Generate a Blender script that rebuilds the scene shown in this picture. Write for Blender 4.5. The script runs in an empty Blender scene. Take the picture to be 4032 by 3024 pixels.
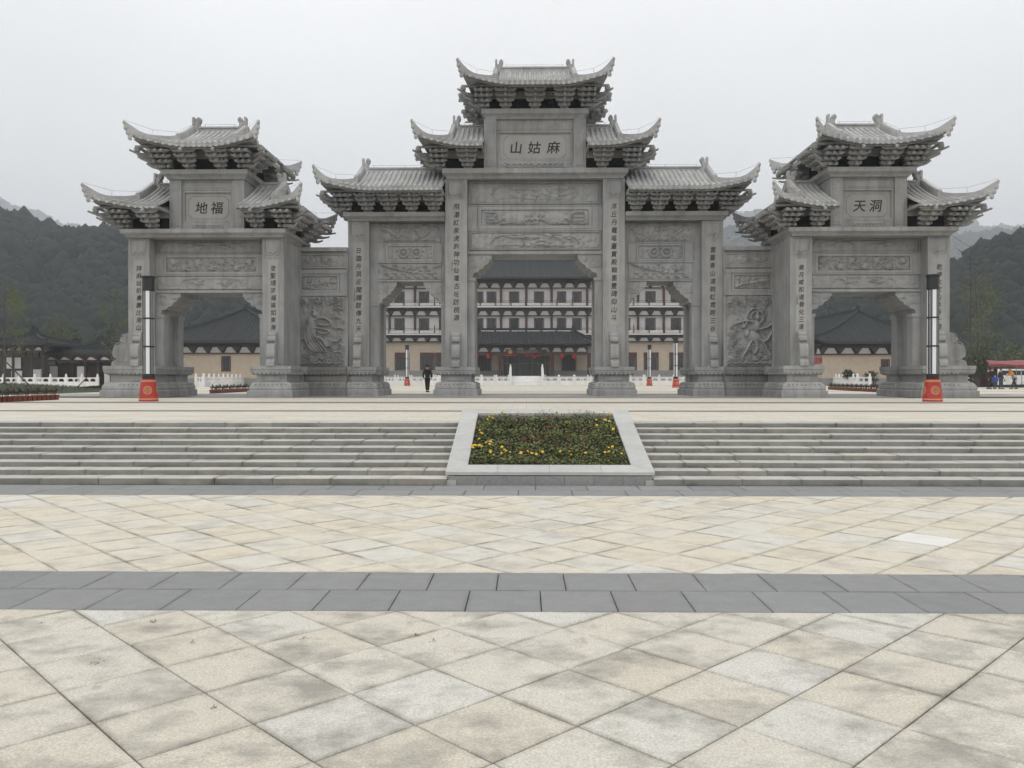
import bpy, bmesh, math, random
import numpy as np
from mathutils import Vector, Matrix
random.seed(7); np.random.seed(7)
R = math.radians
scene = bpy.context.scene
C = scene.collection

# ------------------------------------------------------------------ camera, sky, sun, exposure
cam_d = bpy.data.cameras.new('camera'); cam = bpy.data.objects.new('camera', cam_d); C.objects.link(cam)
F = 3261.0
CAMX, CAMH = -0.5, 1.70
YAW, PITCH = R(0.9), R(-0.387)
cam_d.sensor_width = 36.0; cam_d.lens = 36.0*F/4032.0
cam_d.clip_start = 0.1; cam_d.clip_end = 8000.0
cam.location = (CAMX, 0, CAMH); cam.rotation_euler = (R(90)+PITCH, 0, YAW)
scene.camera = cam

SUN_EL, SUN_AZ = R(62), R(205)
w = bpy.data.worlds.new('World'); scene.world = w; w.use_nodes = True
nt = w.node_tree; nt.nodes.clear()
out = nt.nodes.new('ShaderNodeOutputWorld'); bg = nt.nodes.new('ShaderNodeBackground')
sky = nt.nodes.new('ShaderNodeTexSky'); sky.sky_type = 'NISHITA'; sky.sun_disc = False
sky.sun_elevation = SUN_EL; sky.sun_rotation = SUN_AZ; sky.dust_density = 6; sky.air_density = 1.5; sky.ozone_density = 1.0
# overcast: the sky texture shines through a thick, even cloud layer, a little lighter overhead
tc = nt.nodes.new('ShaderNodeTexCoord'); sep = nt.nodes.new('ShaderNodeSeparateXYZ'); nt.links.new(tc.outputs['Generated'], sep.inputs[0])
ramp = nt.nodes.new('ShaderNodeValToRGB'); nt.links.new(sep.outputs['Z'], ramp.inputs[0])
ramp.color_ramp.elements[0].position = 0.0; ramp.color_ramp.elements[0].color = (0.60, 0.60, 0.598, 1)
ramp.color_ramp.elements[1].position = 0.55; ramp.color_ramp.elements[1].color = (0.905, 0.903, 0.902, 1)
noi = nt.nodes.new('ShaderNodeTexNoise'); noi.inputs['Scale'].default_value = 2.2; noi.inputs['Detail'].default_value = 4
nt.links.new(tc.outputs['Generated'], noi.inputs['Vector'])
mr = nt.nodes.new('ShaderNodeMapRange'); nt.links.new(noi.outputs['Fac'], mr.inputs[0])
mr.inputs[1].default_value = .3; mr.inputs[2].default_value = .7; mr.inputs[3].default_value = .92; mr.inputs[4].default_value = 1.05
mulc = nt.nodes.new('ShaderNodeVectorMath'); mulc.operation = 'SCALE'; nt.links.new(ramp.outputs['Color'], mulc.inputs[0])
nt.links.new(mr.outputs[0], mulc.inputs['Scale'])
up = nt.nodes.new('ShaderNodeVectorMath'); up.operation = 'SCALE'; nt.links.new(mulc.outputs[0], up.inputs[0]); up.inputs['Scale'].default_value = 10.0
mix = nt.nodes.new('ShaderNodeMix'); mix.data_type = 'RGBA'; mix.inputs['Factor'].default_value = 0.955
nt.links.new(sky.outputs[0], mix.inputs['A']); nt.links.new(up.outputs[0], mix.inputs['B'])
nt.links.new(mix.outputs['Result'], bg.inputs['Color']); bg.inputs['Strength'].default_value = 0.148
nt.links.new(bg.outputs[0], out.inputs[0])

sd = bpy.data.lights.new('sun', 'SUN'); sun = bpy.data.objects.new('sun', sd); C.objects.link(sun)
sd.energy = 0.6; sd.angle = R(50); sd.color = (1.0, 0.97, 0.92)
# sun stands behind and a little left of the camera, high up, veiled by cloud
sun.rotation_euler = (R(90)-SUN_EL, 0, R(-25))
scene.view_settings.view_transform = 'Standard'; scene.view_settings.look = 'None'
scene.view_settings.gamma = 1; scene.view_settings.use_curve_mapping = False
scene.view_settings.exposure = 0.0
scene.render.engine = 'CYCLES'
scene.cycles.use_denoising = True
scene.cycles.max_bounces = 6; scene.cycles.diffuse_bounces = 4; scene.cycles.volume_bounces = 1

# ------------------------------------------------------------------ helpers
PZ = 0.817            # height of the upper plaza above the lower one
VPX = 2016+F*math.tan(YAW)
def atX(px, Y): return CAMX + Y*math.tan(math.atan((px-2016)/F)-YAW)
def atZ(py, Y, px=2067):
    X = atX(px, Y); d = Y*math.cos(YAW)-(X-CAMX)*math.sin(YAW)
    return CAMH + (1490-py)/F*d

def link(o, parent=None):
    C.objects.link(o)
    if parent is not None: o.parent = parent
    return o
def tag(o, label=None, cat=None, group=None, kind=None):
    if label: o['label'] = label
    if cat: o['category'] = cat
    if group: o['group'] = group
    if kind: o['kind'] = kind
    return o
def empty(name, loc, label=None, cat=None, group=None, kind=None, rz=0):
    o = bpy.data.objects.new(name, None); C.objects.link(o); o.location = loc; o.rotation_euler = (0, 0, rz)
    o.empty_display_size = .3
    return tag(o, label, cat, group, kind)
def inst(name, mesh, parent, M):
    o = bpy.data.objects.new(name, mesh); C.objects.link(o); o.parent = parent
    o.matrix_local = M if isinstance(M, Matrix) else Matrix.Translation(M)
    return o
def copy_tree(o, parent=None):
    c = o.copy(); C.objects.link(c); c.parent = parent
    for ch in list(o.children): copy_tree(ch, c)
    return c

class MB:
    def __init__(s): s.v = []; s.f = []; s.m = []
    def add(s, vs, fs, mi=0):
        n = len(s.v); s.v.extend([tuple(p) for p in vs]); s.f.extend([tuple(i+n for i in f) for f in fs]); s.m.extend([mi]*len(fs))
    def box(s, x0, x1, y0, y1, z0, z1, mi=0):
        s.add([(x0,y0,z0),(x1,y0,z0),(x1,y1,z0),(x0,y1,z0),(x0,y0,z1),(x1,y0,z1),(x1,y1,z1),(x0,y1,z1)],
              [(0,3,2,1),(4,5,6,7),(0,1,5,4),(1,2,6,5),(2,3,7,6),(3,0,4,7)], mi)
    def prism(s, poly, a0, a1, axis='y', mi=0):
        n = len(poly)
        mk = {'x': lambda p,a:(a,p[0],p[1]), 'y': lambda p,a:(p[0],a,p[1]), 'z': lambda p,a:(p[0],p[1],a)}[axis]
        s.add([mk(p,a0) for p in poly]+[mk(p,a1) for p in poly],
              [tuple(range(n))[::-1], tuple(range(n,2*n))]+[(i,(i+1)%n,n+(i+1)%n,n+i) for i in range(n)], mi)
    def grid(s, P, mi=0):
        m, n = len(P), len(P[0])
        s.add([p for r in P for p in r], [(i*n+j,i*n+j+1,(i+1)*n+j+1,(i+1)*n+j) for i in range(m-1) for j in range(n-1)], mi)
    def tube(s, path, r, n=6, mi=0, caps=True):
        path = [Vector(p) for p in path]; k = len(path)
        rr = r if isinstance(r, (list, tuple)) else [r]*k
        rings = []; ref = Vector((0,0,1))
        for i, p in enumerate(path):
            d = (path[min(i+1,k-1)]-path[max(i-1,0)]).normalized()
            u = d.cross(ref)
            if u.length < 1e-3: u = d.cross(Vector((0,1,0)))
            u.normalize(); v = d.cross(u).normalized()
            rings.append([p+u*(rr[i]*math.cos(2*math.pi*j/n))+v*(rr[i]*math.sin(2*math.pi*j/n)) for j in range(n)])
        vs = [q for rg in rings for q in rg]; fs = []
        for i in range(k-1):
            for j in range(n): fs.append((i*n+j, i*n+(j+1)%n, (i+1)*n+(j+1)%n, (i+1)*n+j))
        if caps: fs.append(tuple(range(n))[::-1]); fs.append(tuple(range((k-1)*n, k*n)))
        s.add(vs, fs, mi)
    def lathe(s, prof, n=16, c=(0,0,0), mi=0, rot=0):
        k = len(prof); vs = []; fs = []
        for r, z in prof:
            for j in range(n):
                a = rot+2*math.pi*j/n; vs.append((c[0]+r*math.cos(a), c[1]+r*math.sin(a), c[2]+z))
        for i in range(k-1):
            for j in range(n): fs.append((i*n+j, i*n+(j+1)%n, (i+1)*n+(j+1)%n, (i+1)*n+j))
        fs.append(tuple(range(n))[::-1]); fs.append(tuple(range((k-1)*n, k*n)))
        s.add(vs, fs, mi)
    def loft(s, plan, prof, flags=None, mi=0, top=True, bottom=True):
        """plan: CCW outline with square corners, prof: (outward offset, z) levels"""
        n = len(plan); flags = flags or [1]*n; vs = []
        def off(d):
            res = []
            for i in range(n):
                p0, p1, p2 = plan[i-1], plan[i], plan[(i+1)%n]
                def nrm(a, b):
                    dx, dy = b[0]-a[0], b[1]-a[1]; l = math.hypot(dx, dy); return (dy/l, -dx/l)
                n1 = nrm(p0, p1); n2 = nrm(p1, p2); d1 = d*flags[(i-1)%n]; d2 = d*flags[i]
                # intersection of the two shifted edges (they are perpendicular)
                res.append((p1[0]+n1[0]*d1+n2[0]*d2, p1[1]+n1[1]*d1+n2[1]*d2))
            return res
        for o, z in prof: vs.extend([(x, y, z) for x, y in off(o)])
        k = len(prof); fs = []
        for i in range(k-1):
            for j in range(n): fs.append((i*n+j, i*n+(j+1)%n, (i+1)*n+(j+1)%n, (i+1)*n+j))
        if bottom: fs.append(tuple(range(n))[::-1])
        if top: fs.append(tuple(range((k-1)*n, k*n)))
        s.add(vs, fs, mi)
    def ribbon(s, path, wid, up, dn, mi=0):
        """upright beam along a path: width, height above and depth below at each point"""
        path = [Vector(p) for p in path]; k = len(path); vs = []; fs = []
        for i, p in enumerate(path):
            d = path[min(i+1,k-1)]-path[max(i-1,0)]; d.z = 0
            if d.length < 1e-6: d = Vector((1,0,0))
            d.normalize(); q = Vector((d.y, -d.x, 0))*(wid[i]/2)
            vs += [p-q-Vector((0,0,dn[i])), p+q-Vector((0,0,dn[i])), p+q+Vector((0,0,up[i])), p-q+Vector((0,0,up[i]))]
        for i in range(k-1):
            for j in range(4): fs.append((i*4+j, i*4+(j+1)%4, (i+1)*4+(j+1)%4, (i+1)*4+j))
        fs.append((3,2,1,0)); fs.append(tuple(range(4*k-4, 4*k)))
        s.add(vs, fs, mi)
    def xf(s, M, start=0):
        s.v[start:] = [tuple(M @ Vector(p)) for p in s.v[start:]]
    def mesh(s, name, mats, smooth=False, recalc=True):
        me = bpy.data.meshes.new(name); me.from_pydata(s.v, [], s.f)
        for m in (mats if isinstance(mats, (list, tuple)) else [mats]): me.materials.append(m)
        if any(s.m): me.polygons.foreach_set('material_index', s.m)
        if recalc:
            b = bmesh.new(); b.from_mesh(me); bmesh.ops.recalc_face_normals(b, faces=b.faces); b.to_mesh(me); b.free()
        if smooth: me.polygons.foreach_set('use_smooth', [True]*len(me.polygons))
        me.update(); return me
    def build(s, name, mats, parent=None, smooth=False, recalc=True, loc=None):
        o = bpy.data.objects.new(name, s.mesh(name, mats, smooth, recalc)); link(o, parent)
        if loc: o.location = loc
        return o

def np_mesh(name, V, T, mat, smooth=False):
    """fast mesh from vertex and triangle arrays"""
    me = bpy.data.meshes.new(name); nv, ntri = len(V), len(T); k = T.shape[1]
    me.vertices.add(nv); me.vertices.foreach_set('co', V.astype(np.float32).ravel())
    me.loops.add(ntri*k); me.loops.foreach_set('vertex_index', T.astype(np.int32).ravel())
    me.polygons.add(ntri); me.polygons.foreach_set('loop_start', np.arange(0, ntri*k, k, dtype=np.int32))
    if smooth: me.polygons.foreach_set('use_smooth', np.ones(ntri, dtype=bool))
    me.materials.append(mat); me.update(calc_edges=True); me.validate(); return me

# ------------------------------------------------------------------ materials
def new_mat(name):
    m = bpy.data.materials.new(name); m.use_nodes = True; nt = m.node_tree
    return m, nt, nt.nodes['Principled BSDF']
def N(nt, t, **kw):
    n = nt.nodes.new(t)
    for k, v in kw.items():
        if k in n.inputs: n.inputs[k].default_value = v
        else: setattr(n, k, v)
    return n
def rgba(c): return (c[0], c[1], c[2], 1)
def pos(nt, scale=(1,1,1)):
    g = N(nt, 'ShaderNodeNewGeometry'); mp = N(nt, 'ShaderNodeMapping'); mp.inputs['Scale'].default_value = scale
    nt.links.new(g.outputs['Position'], mp.inputs['Vector']); return mp.outputs[0]
def mixc(nt, fac, a, b, mode='MIX'):
    m = N(nt, 'ShaderNodeMix', data_type='RGBA', blend_type=mode)
    for s, v in (('Factor', fac), ('A', a), ('B', b)):
        if hasattr(v, 'is_linked') or hasattr(v, 'links'): nt.links.new(v, m.inputs[s])
        else: m.inputs[s].default_value = v if s == 'Factor' else rgba(v)
    return m.outputs['Result']
def maprange(nt, v, a, b, c, d):
    m = N(nt, 'ShaderNodeMapRange'); nt.links.new(v, m.inputs[0])
    for i, x in enumerate((a, b, c, d)): m.inputs[i+1].default_value = x
    return m.outputs[0]
def noise(nt, vec, scale, detail=4, rough=.55):
    n = N(nt, 'ShaderNodeTexNoise'); nt.links.new(vec, n.inputs['Vector'])
    n.inputs['Scale'].default_value = scale; n.inputs['Detail'].default_value = detail; n.inputs['Roughness'].default_value = rough
    return n.outputs['Fac']
def flat(name, col, rough=.7, metal=0, var=.0, emit=0, bump=0, bscale=20):
    m, nt, b = new_mat(name); b.inputs['Roughness'].default_value = rough; b.inputs['Metallic'].default_value = metal
    b.inputs['Base Color'].default_value = rgba(col)
    if var:
        n = noise(nt, pos(nt), 2.3, 5); f = maprange(nt, n, .3, .7, 1-var, 1+var)
        v = N(nt, 'ShaderNodeVectorMath', operation='SCALE'); v.inputs[0].default_value = col; nt.links.new(f, v.inputs['Scale'])
        nt.links.new(v.outputs[0], b.inputs['Base Color'])
    if bump:
        bp = N(nt, 'ShaderNodeBump', Strength=bump, Distance=.02); nt.links.new(noise(nt, pos(nt), bscale), bp.inputs['Height'])
        nt.links.new(bp.outputs[0], b.inputs['Normal'])
    if emit:
        b.inputs['Emission Color'].default_value = rgba(col); b.inputs['Emission Strength'].default_value = emit
    return m
def granite(name, col, stain=.5, speck=.14, streak=.35, rnd=.06, warm=.0, rough=.85):
    m, nt, b = new_mat(name); L = nt.links
    p = pos(nt)
    sp = maprange(nt, noise(nt, p, 55, 3, .8), .3, .7, 1-speck, 1+speck)
    mt = maprange(nt, noise(nt, p, .9, 6, .6), .35, .7, 1.06, 1-.22*stain)
    st = maprange(nt, noise(nt, pos(nt, (2.2,2.2,.22)), 1.6, 5, .65), .46, .75, 1.0, 1-streak*.6)
    oi = N(nt, 'ShaderNodeObjectInfo'); rn = maprange(nt, oi.outputs['Random'], 0, 1, 1-rnd, 1+rnd)
    v = N(nt, 'ShaderNodeMath', operation='MULTIPLY'); L.new(sp, v.inputs[0]); L.new(mt, v.inputs[1])
    v2 = N(nt, 'ShaderNodeMath', operation='MULTIPLY'); L.new(v.outputs[0], v2.inputs[0]); L.new(st, v2.inputs[1])
    v3 = N(nt, 'ShaderNodeMath', operation='MULTIPLY'); L.new(v2.outputs[0], v3.inputs[0]); L.new(rn, v3.inputs[1])
    hue = mixc(nt, maprange(nt, noise(nt, p, .35, 3), .35, .65, 0, 1), col, (col[0]*1.02, col[1]*1.0, col[2]*.965))
    c = N(nt, 'ShaderNodeVectorMath', operation='SCALE'); L.new(hue, c.inputs[0]); L.new(v3.outputs[0], c.inputs['Scale'])
    L.new(c.outputs[0], b.inputs['Base Color']); b.inputs['Roughness'].default_value = rough
    b.inputs['Specular IOR Level'].default_value = .3
    bp = N(nt, 'ShaderNodeBump', Strength=.25, Distance=.012); L.new(noise(nt, p, 28, 5, .7), bp.inputs['Height']); L.new(bp.outputs[0], b.inputs['Normal'])
    return m
STONE = granite('grey_granite', (.318,.322,.322), stain=.85, streak=.5, rnd=.05)
STONE_D = granite('dark_granite', (.20,.20,.193), stain=1.0, streak=.6)  # darker, more streaked granite for wall bases and cornice cores
STONE_L = granite('pale_granite', (.335,.332,.32), stain=.3, streak=.2)
TILE = granite('grey_stone_tile', (.43,.435,.435), stain=.9, streak=.3, rnd=.12)
GAPSHADE = flat('painted_gap_shade', (.008,.009,.010), .95)  # shade of the hollow behind the brackets, put into the colour
INK = flat('black_ink_paint', (.012,.012,.013), .6)
WIRE = flat('grey_steel_wire', (.22,.22,.23), .4, .8)
DARKRED = flat('dark_red_timber', (.058,.018,.016), .55, var=.15)
DARKTIMBER = flat('blackish_brown_timber', (.022,.013,.013), .6, var=.15)
WHITEWALL = flat('white_render', (.54,.54,.535), .9, var=.06)
CREAM = flat('cream_stone_cladding', (.43,.36,.28), .85, var=.08)
ROOFD = granite('dark_slate_tile', (.030,.035,.038), stain=.6, streak=.3, speck=.25, rnd=.1)
GLASSD = flat('dark_window_glass', (.018,.022,.027), .12); 
WHITEMARBLE = granite('white_marble', (.72,.72,.72), stain=.35, speck=.05, streak=.3)
RED = flat('red_lacquer', (.40,.022,.024), .45, var=.12)
GOLD = flat('gold_paint', (.48,.28,.10), .5, var=.1)
BLACK = flat('black_painted_metal', (.010,.011,.013), .4)
DIFF = flat('white_acrylic_diffuser', (.74,.76,.77), .35)
FRET = flat('grey_fretwork', (.42,.42,.43), .5)
BARK = flat('grey_brown_bark', (.05,.043,.036), .9, var=.2)
TERRA = flat('red_brown_plastic_pot', (.16,.035,.02), .6, var=.2)
LED = flat('red_led_dots', (1.0,.03,.03), .5, emit=1.2)
LANTERN = flat('red_silk_lantern', (.36,.015,.012), .6)
SKIN = flat('skin', (.45,.27,.19), .6)
def leafmat(name, c1, c2):
    m, nt, b = new_mat(name); p = pos(nt)
    f = maprange(nt, noise(nt, p, 3.0, 5, .7), .35, .65, 0, 1)
    nt.links.new(mixc(nt, f, c1, c2), b.inputs['Base Color']); b.inputs['Roughness'].default_value = .7
    b.inputs['Specular IOR Level'].default_value = .2
    return m
def forestmat(name, c1, c2, sc=.04):
    m, nt, b = new_mat(name); p = pos(nt)
    f = maprange(nt, noise(nt, p, sc, 9, .82), .36, .64, 0, 1)
    nt.links.new(mixc(nt, f, c1, c2), b.inputs['Base Color']); b.inputs['Roughness'].default_value = .9
    b.inputs['Specular IOR Level'].default_value = .1
    return m

def paver_mat(name, c_a, c_b, c_c, dirt=(.16,.135,.10), stain=.6, joint=.5, sp=.10):
    """stone slab: colour per piece, speckle, dark weather blotches, dirt gathered along its edges (attribute 'edge')"""
    m, nt, b = new_mat(name); L = nt.links; p = pos(nt)
    oi = N(nt, 'ShaderNodeObjectInfo')
    def pos_o(sc):   # every slab is cut from another part of the block
        a = N(nt, 'ShaderNodeVectorMath', operation='ADD'); L.new(pos(nt, sc), a.inputs[0]); k = N(nt, 'ShaderNodeVectorMath', operation='SCALE'); k.inputs[0].default_value = (31, 17, 53); L.new(oi.outputs['Random'], k.inputs['Scale']); L.new(k.outputs[0], a.inputs[1]); return a.outputs[0]
    cr = N(nt, 'ShaderNodeValToRGB'); L.new(oi.outputs['Random'], cr.inputs[0])
    e = cr.color_ramp.elements; e[0].color = rgba(c_a); e[1].color = rgba(c_c); e.new(.5).color = rgba(c_b)
    at = N(nt, 'ShaderNodeAttribute', attribute_name='edge')
    s1 = maprange(nt, noise(nt, p, 70, 2, .9), .3, .7, 1-sp, 1+sp)
    s2 = maprange(nt, noise(nt, p, 6, 6, .7), .3, .7, .93, 1.07)
    mm = N(nt, 'ShaderNodeMath', operation='MULTIPLY'); L.new(s1, mm.inputs[0]); L.new(s2, mm.inputs[1])
    c = N(nt, 'ShaderNodeVectorMath', operation='SCALE'); L.new(cr.outputs[0], c.inputs[0]); L.new(mm.outputs[0], c.inputs['Scale'])
    # weather blotches, ragged at their rim
    pw = pos_o((1,1.25,1))
    bl = maprange(nt, noise(nt, pw, 1.9, 9, .64), .475, .66, 0, stain*.72)
    c2 = mixc(nt, bl, c.outputs[0], (.215,.205,.18))
    bl2 = maprange(nt, noise(nt, pos_o((1.7,1,1)), 4.5, 7, .72), .57, .74, 0, stain*.7)
    c2 = mixc(nt, bl2, c2, (.27,.235,.18))
    ed = N(nt, 'ShaderNodeMath', operation='MULTIPLY'); L.new(at.outputs['Fac'], ed.inputs[0])
    L.new(maprange(nt, noise(nt, p, 1.6, 7, .7), .42, .68, 0, joint), ed.inputs[1])
    c3 = mixc(nt, ed.outputs[0], c2, dirt)
    L.new(c3, b.inputs['Base Color'])
    L.new(maprange(nt, noise(nt, p, 4, 4), .3, .7, .6, .9), b.inputs['Roughness']); b.inputs['Specular IOR Level'].default_value = .35
    bp = N(nt, 'ShaderNodeBump', Strength=.35, Distance=.006); L.new(noise(nt, p, 60, 4, .8), bp.inputs['Height']); L.new(bp.outputs[0], b.inputs['Normal'])
    return m
BEIGE = paver_mat('beige_granite_paver', (.60,.565,.48), (.59,.535,.43), (.585,.57,.515), dirt=(.11,.09,.06), stain=.5, joint=.8, sp=.2)
BEIGE_F = paver_mat('weathered_beige_paver', (.56,.535,.465), (.535,.495,.415), (.565,.555,.51), dirt=(.10,.085,.06), stain=1.0, joint=.6, sp=.26)
WHITEP = paver_mat('white_granite_paver', (.68,.67,.63), (.68,.67,.63), (.68,.67,.63), stain=.1, joint=.2)
GREYP = paver_mat('blue_grey_paver', (.222,.228,.228), (.244,.248,.247), (.205,.211,.213), dirt=(.12,.115,.10), stain=.30, joint=.55, sp=.16)
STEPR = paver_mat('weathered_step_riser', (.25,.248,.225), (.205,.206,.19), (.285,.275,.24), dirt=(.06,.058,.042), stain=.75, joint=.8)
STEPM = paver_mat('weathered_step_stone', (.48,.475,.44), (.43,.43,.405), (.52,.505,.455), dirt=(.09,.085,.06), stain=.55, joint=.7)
CURB = paver_mat('pale_grey_coping', (.46,.46,.45), (.43,.43,.42), (.48,.48,.465), dirt=(.3,.29,.26), stain=.25, joint=.3)
GREYGR = paver_mat('speckled_grey_granite', (.25,.25,.25), (.23,.23,.235), (.27,.27,.265), dirt=(.1,.1,.09), stain=.4, joint=.5, sp=.35)
JOINT = flat('dark_joint_soil', (.055,.047,.035), 1, var=.4)
# ------------------------------------------------------------------ ground
mb = MB(); mb.add([(-3000,-400,-.03),(3000,-400,-.03),(3000,16.9,-.03),(-3000,16.9,-.03)], [(0,1,2,3)])
tag(mb.build('ground', JOINT, recalc=False), kind='structure')
mb = MB(); mb.add([(-3000,16.9,PZ-.035),(3000,16.9,PZ-.035),(3000,4500,PZ-.035),(-3000,4500,PZ-.035)], [(0,1,2,3)])
tag(mb.build('terrain', flat('bare_grey_earth', (.20,.19,.16), 1, var=.25), recalc=False), kind='structure')

def slab_mesh(poly, th=.05, gap=.0045, edge=.042, mat=BEIGE, name='paving_slab', z=0):
    """paver: convex outline, small joint gap, inner ring so that dirt can gather at the edge"""
    P = [Vector((p[0], p[1], 0)) for p in poly]; n = len(P); c = sum(P, Vector())/n
    def inset(d):
        res = []
        for i in range(n):
            a, b_, c_ = P[i-1], P[i], P[(i+1)%n]
            d1 = (b_-a).normalized(); d2 = (c_-b_).normalized()
            n1 = Vector((-d1.y, d1.x, 0)); n2 = Vector((-d2.y, d2.x, 0)); bis = n1+n2
            k = d/max(.3, 1+n1.dot(n2)); res.append(b_+bis*k)
        return res
    area = abs(sum(P[i].x*P[(i+1)%n].y-P[(i+1)%n].x*P[i].y for i in range(n)))/2
    per = sum((P[(i+1)%n]-P[i]).length for i in range(n)); inr = 2*area/per
    g0 = inset(min(gap, inr*.2)); g1 = inset(min(gap+.004, inr*.35)); g2 = inset(min(edge, inr*.7))
    vs = [(p.x,p.y,z-th) for p in g0]+[(p.x,p.y,z-.004) for p in g0]+[(p.x,p.y,z) for p in g1]+[(p.x,p.y,z) for p in g2]
    fs = []
    for k in range(3):
        for i in range(n): fs.append((k*n+i, k*n+(i+1)%n, (k+1)*n+(i+1)%n, (k+1)*n+i))
    fs.append(tuple(range(3*n, 4*n)))
    me = bpy.data.meshes.new(name); me.from_pydata(vs, [], fs); me.materials.append(mat)
    a = me.attributes.new('edge', 'FLOAT', 'POINT'); a.data.foreach_set('value', [1.0]*(3*n)+[0.0]*n)
    return me
def clip(poly, axis, lim, keep_less):
    res = []
    for i in range(len(poly)):
        a, b = poly[i], poly[(i+1)%len(poly)]
        ia = (a[axis] <= lim) == keep_less or a[axis] == lim; ib = (b[axis] <= lim) == keep_less or b[axis] == lim
        if ia: res.append(a)
        if ia != ib:
            t = (lim-a[axis])/(b[axis]-a[axis]); res.append((a[0]+t*(b[0]-a[0]), a[1]+t*(b[1]-a[1])))
    if len(res) > 1 and math.hypot(res[0][0]-res[-1][0], res[0][1]-res[-1][1]) < 3e-3: res = res[:-1]
    out_ = []
    for p in res:
        if not out_ or math.hypot(p[0]-out_[-1][0], p[1]-out_[-1][1]) > 3e-3: out_.append(p)
    return out_
DG = 4.768/6; X0 = -.245
def diamond_field(name, y0, y1, xm, top_down):
    root = empty(name, (0, (y0+y1)/2, 0), kind='structure'); oy = (y0+y1)/2
    h = DG/2; rows = int((y1-y0)/h)+2
    for j in range(-1, rows+1):
        yc = y1-j*h if top_down else y0+j*h
        for i in range(-int(xm/DG)-2, int(xm/DG)+3):
            xc = X0+i*DG+(h if j % 2 else 0)
            if abs(xc) > xm: continue
            # only what a camera near this one can see
            if abs(xc-CAMX) > .72*max(yc, .1)+1.6: continue
            poly = [(xc-h,yc),(xc,yc-h),(xc+h,yc),(xc,yc+h)]
            poly = clip(poly, 1, y1, True); 
            if len(poly) > 2: poly = clip(poly, 1, y0, False)
            if len(poly) < 3: continue
            ar = abs(sum(poly[k][0]*poly[(k+1)%len(poly)][1]-poly[(k+1)%len(poly)][0]*poly[k][1] for k in range(len(poly))))/2
            if ar < .01: continue
            white = abs(xc-3.72)+abs(yc-9.07) < h and y0 > 7
            dz = random.uniform(-.0022, .0)
            me = slab_mesh([(p[0]-xc, p[1]-yc) for p in poly], mat=WHITEP if white else (BEIGE_F if y0 < 7 else BEIGE))
            o = inst('paving_slab', me, root, Matrix.Translation((xc, yc-oy, dz)) @ Matrix.Rotation(random.uniform(-.004,.004), 4, 'X'))
            if white: o['label'] = 'single bright white paving slab among the beige diamond slabs'
    return root
diamond_field('plaza_pavement', 1.9, 6.035, 6.2, True)
diamond_field('plaza_pavement', 7.232, 12.0, 9.4, True)

def band(name, rows, xm, wdt, mat=GREYP):
    root = empty(name, (0, rows[0][0], 0), kind='structure')
    for k, (ya, yb, off) in enumerate(rows):
        n = int(xm/wdt)+1
        for i in range(-n, n+1):
            x = off+i*wdt
            me = slab_mesh([(-wdt/2, ya), (wdt/2, ya), (wdt/2, yb), (-wdt/2, yb)], mat=mat, gap=.0035)
            inst('paving_slab', me, root, Matrix.Translation((x, -rows[0][0], random.uniform(-.002,0))))
    return root
band('paving_band', [(6.035, 6.628, -.66), (6.634, 7.232, -.45)], 5.9, .562)
band('paving_band', [(12.0, 12.575, -.2), (12.58, 13.145, .06)], 9.6, .80)

# ------------------------------------------------------------------ steps
Y1, TR, R1, RR = 13.16, .416, .105, .089
def zk(k): return 0 if k == 0 else R1+(k-1)*RR
steps = empty('stone_steps', (0, Y1, 0), kind='structure')
mb = MB()
prof = []
for k in range(1, 10):
    prof += [(Y1+(k-1)*TR+.03, zk(k-1)-.05 if k > 1 else -.02), (Y1+(k-1)*TR+.03, zk(k)-.03)]
prof += [(17.0, zk(9)-.03), (17.0, -.02)]
mb.prism([(y-Y1, z) for y, z in prof], -26, -1.60, 'x'); mb.prism([(y-Y1, z) for y, z in prof], 1.42, 26, 'x'); mb.build('step_core', STEPM, steps)
offs = [.14, -.29, -.62, .33, -.05, .24, -.35, .41, .05]
SL = .935
for k in range(1, 10):
    ya = Y1+(k-1)*TR; yb = ya+TR+(.02 if k < 9 else .12); z1 = zk(k); z0 = zk(k-1)-.0
    nn = 14
    for i in range(-nn, nn+1):
        xa = offs[k-1]+i*SL+random.uniform(-.012,.012); xb = offs[k-1]+(i+1)*SL
        if xb < -12.3 or xa > 12.0: continue
        bl, br = -1.742, 1.542
        if xa > bl-.05 and xb < br+.05: continue
        if xa < bl < xb: xb = bl
        if xa < br < xb: xa = br
        if xb-xa < .12: continue
        xc = (xa+xb)/2; wd = (xb-xa-random.choice((.006,.010,.018)))/2; dy = random.uniform(-.006,.006)
        ch = .008
        # lengthwise profile of one stone: front face, chamfered nosing, tread
        q = [(ya+dy, z0+.002), (ya+dy, z1-ch), (ya+dy+ch, z1), (yb, z1), (yb, z1-.03), (ya+dy+.2, z0+.002)]
        vs = []; ev = []
        xs = [-wd, -wd+.05, wd-.05, wd]
        for xi, x in enumerate(xs):
            for (y, z) in q: vs.append((x, y-(ya), z-z0)); ev.append(1.0 if xi in (0, 3) or z < z0+.01 else .15)
        fs = []; m = len(q)
        for a in range(3):
            for j in range(m): fs.append((a*m+j, a*m+(j+1)%m, (a+1)*m+(j+1)%m, (a+1)*m+j))
        fs.append(tuple(range(m))[::-1]); fs.append(tuple(range(3*m, 4*m)))
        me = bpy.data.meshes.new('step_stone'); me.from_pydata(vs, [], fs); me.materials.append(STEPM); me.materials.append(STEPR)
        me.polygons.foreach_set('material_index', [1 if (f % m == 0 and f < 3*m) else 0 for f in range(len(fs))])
        at = me.attributes.new('edge', 'FLOAT', 'POINT'); at.data.foreach_set('value', ev)
        inst('step_stone', me, steps, (xc, ya-Y1, z0+random.uniform(-.002,.002)))

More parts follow.
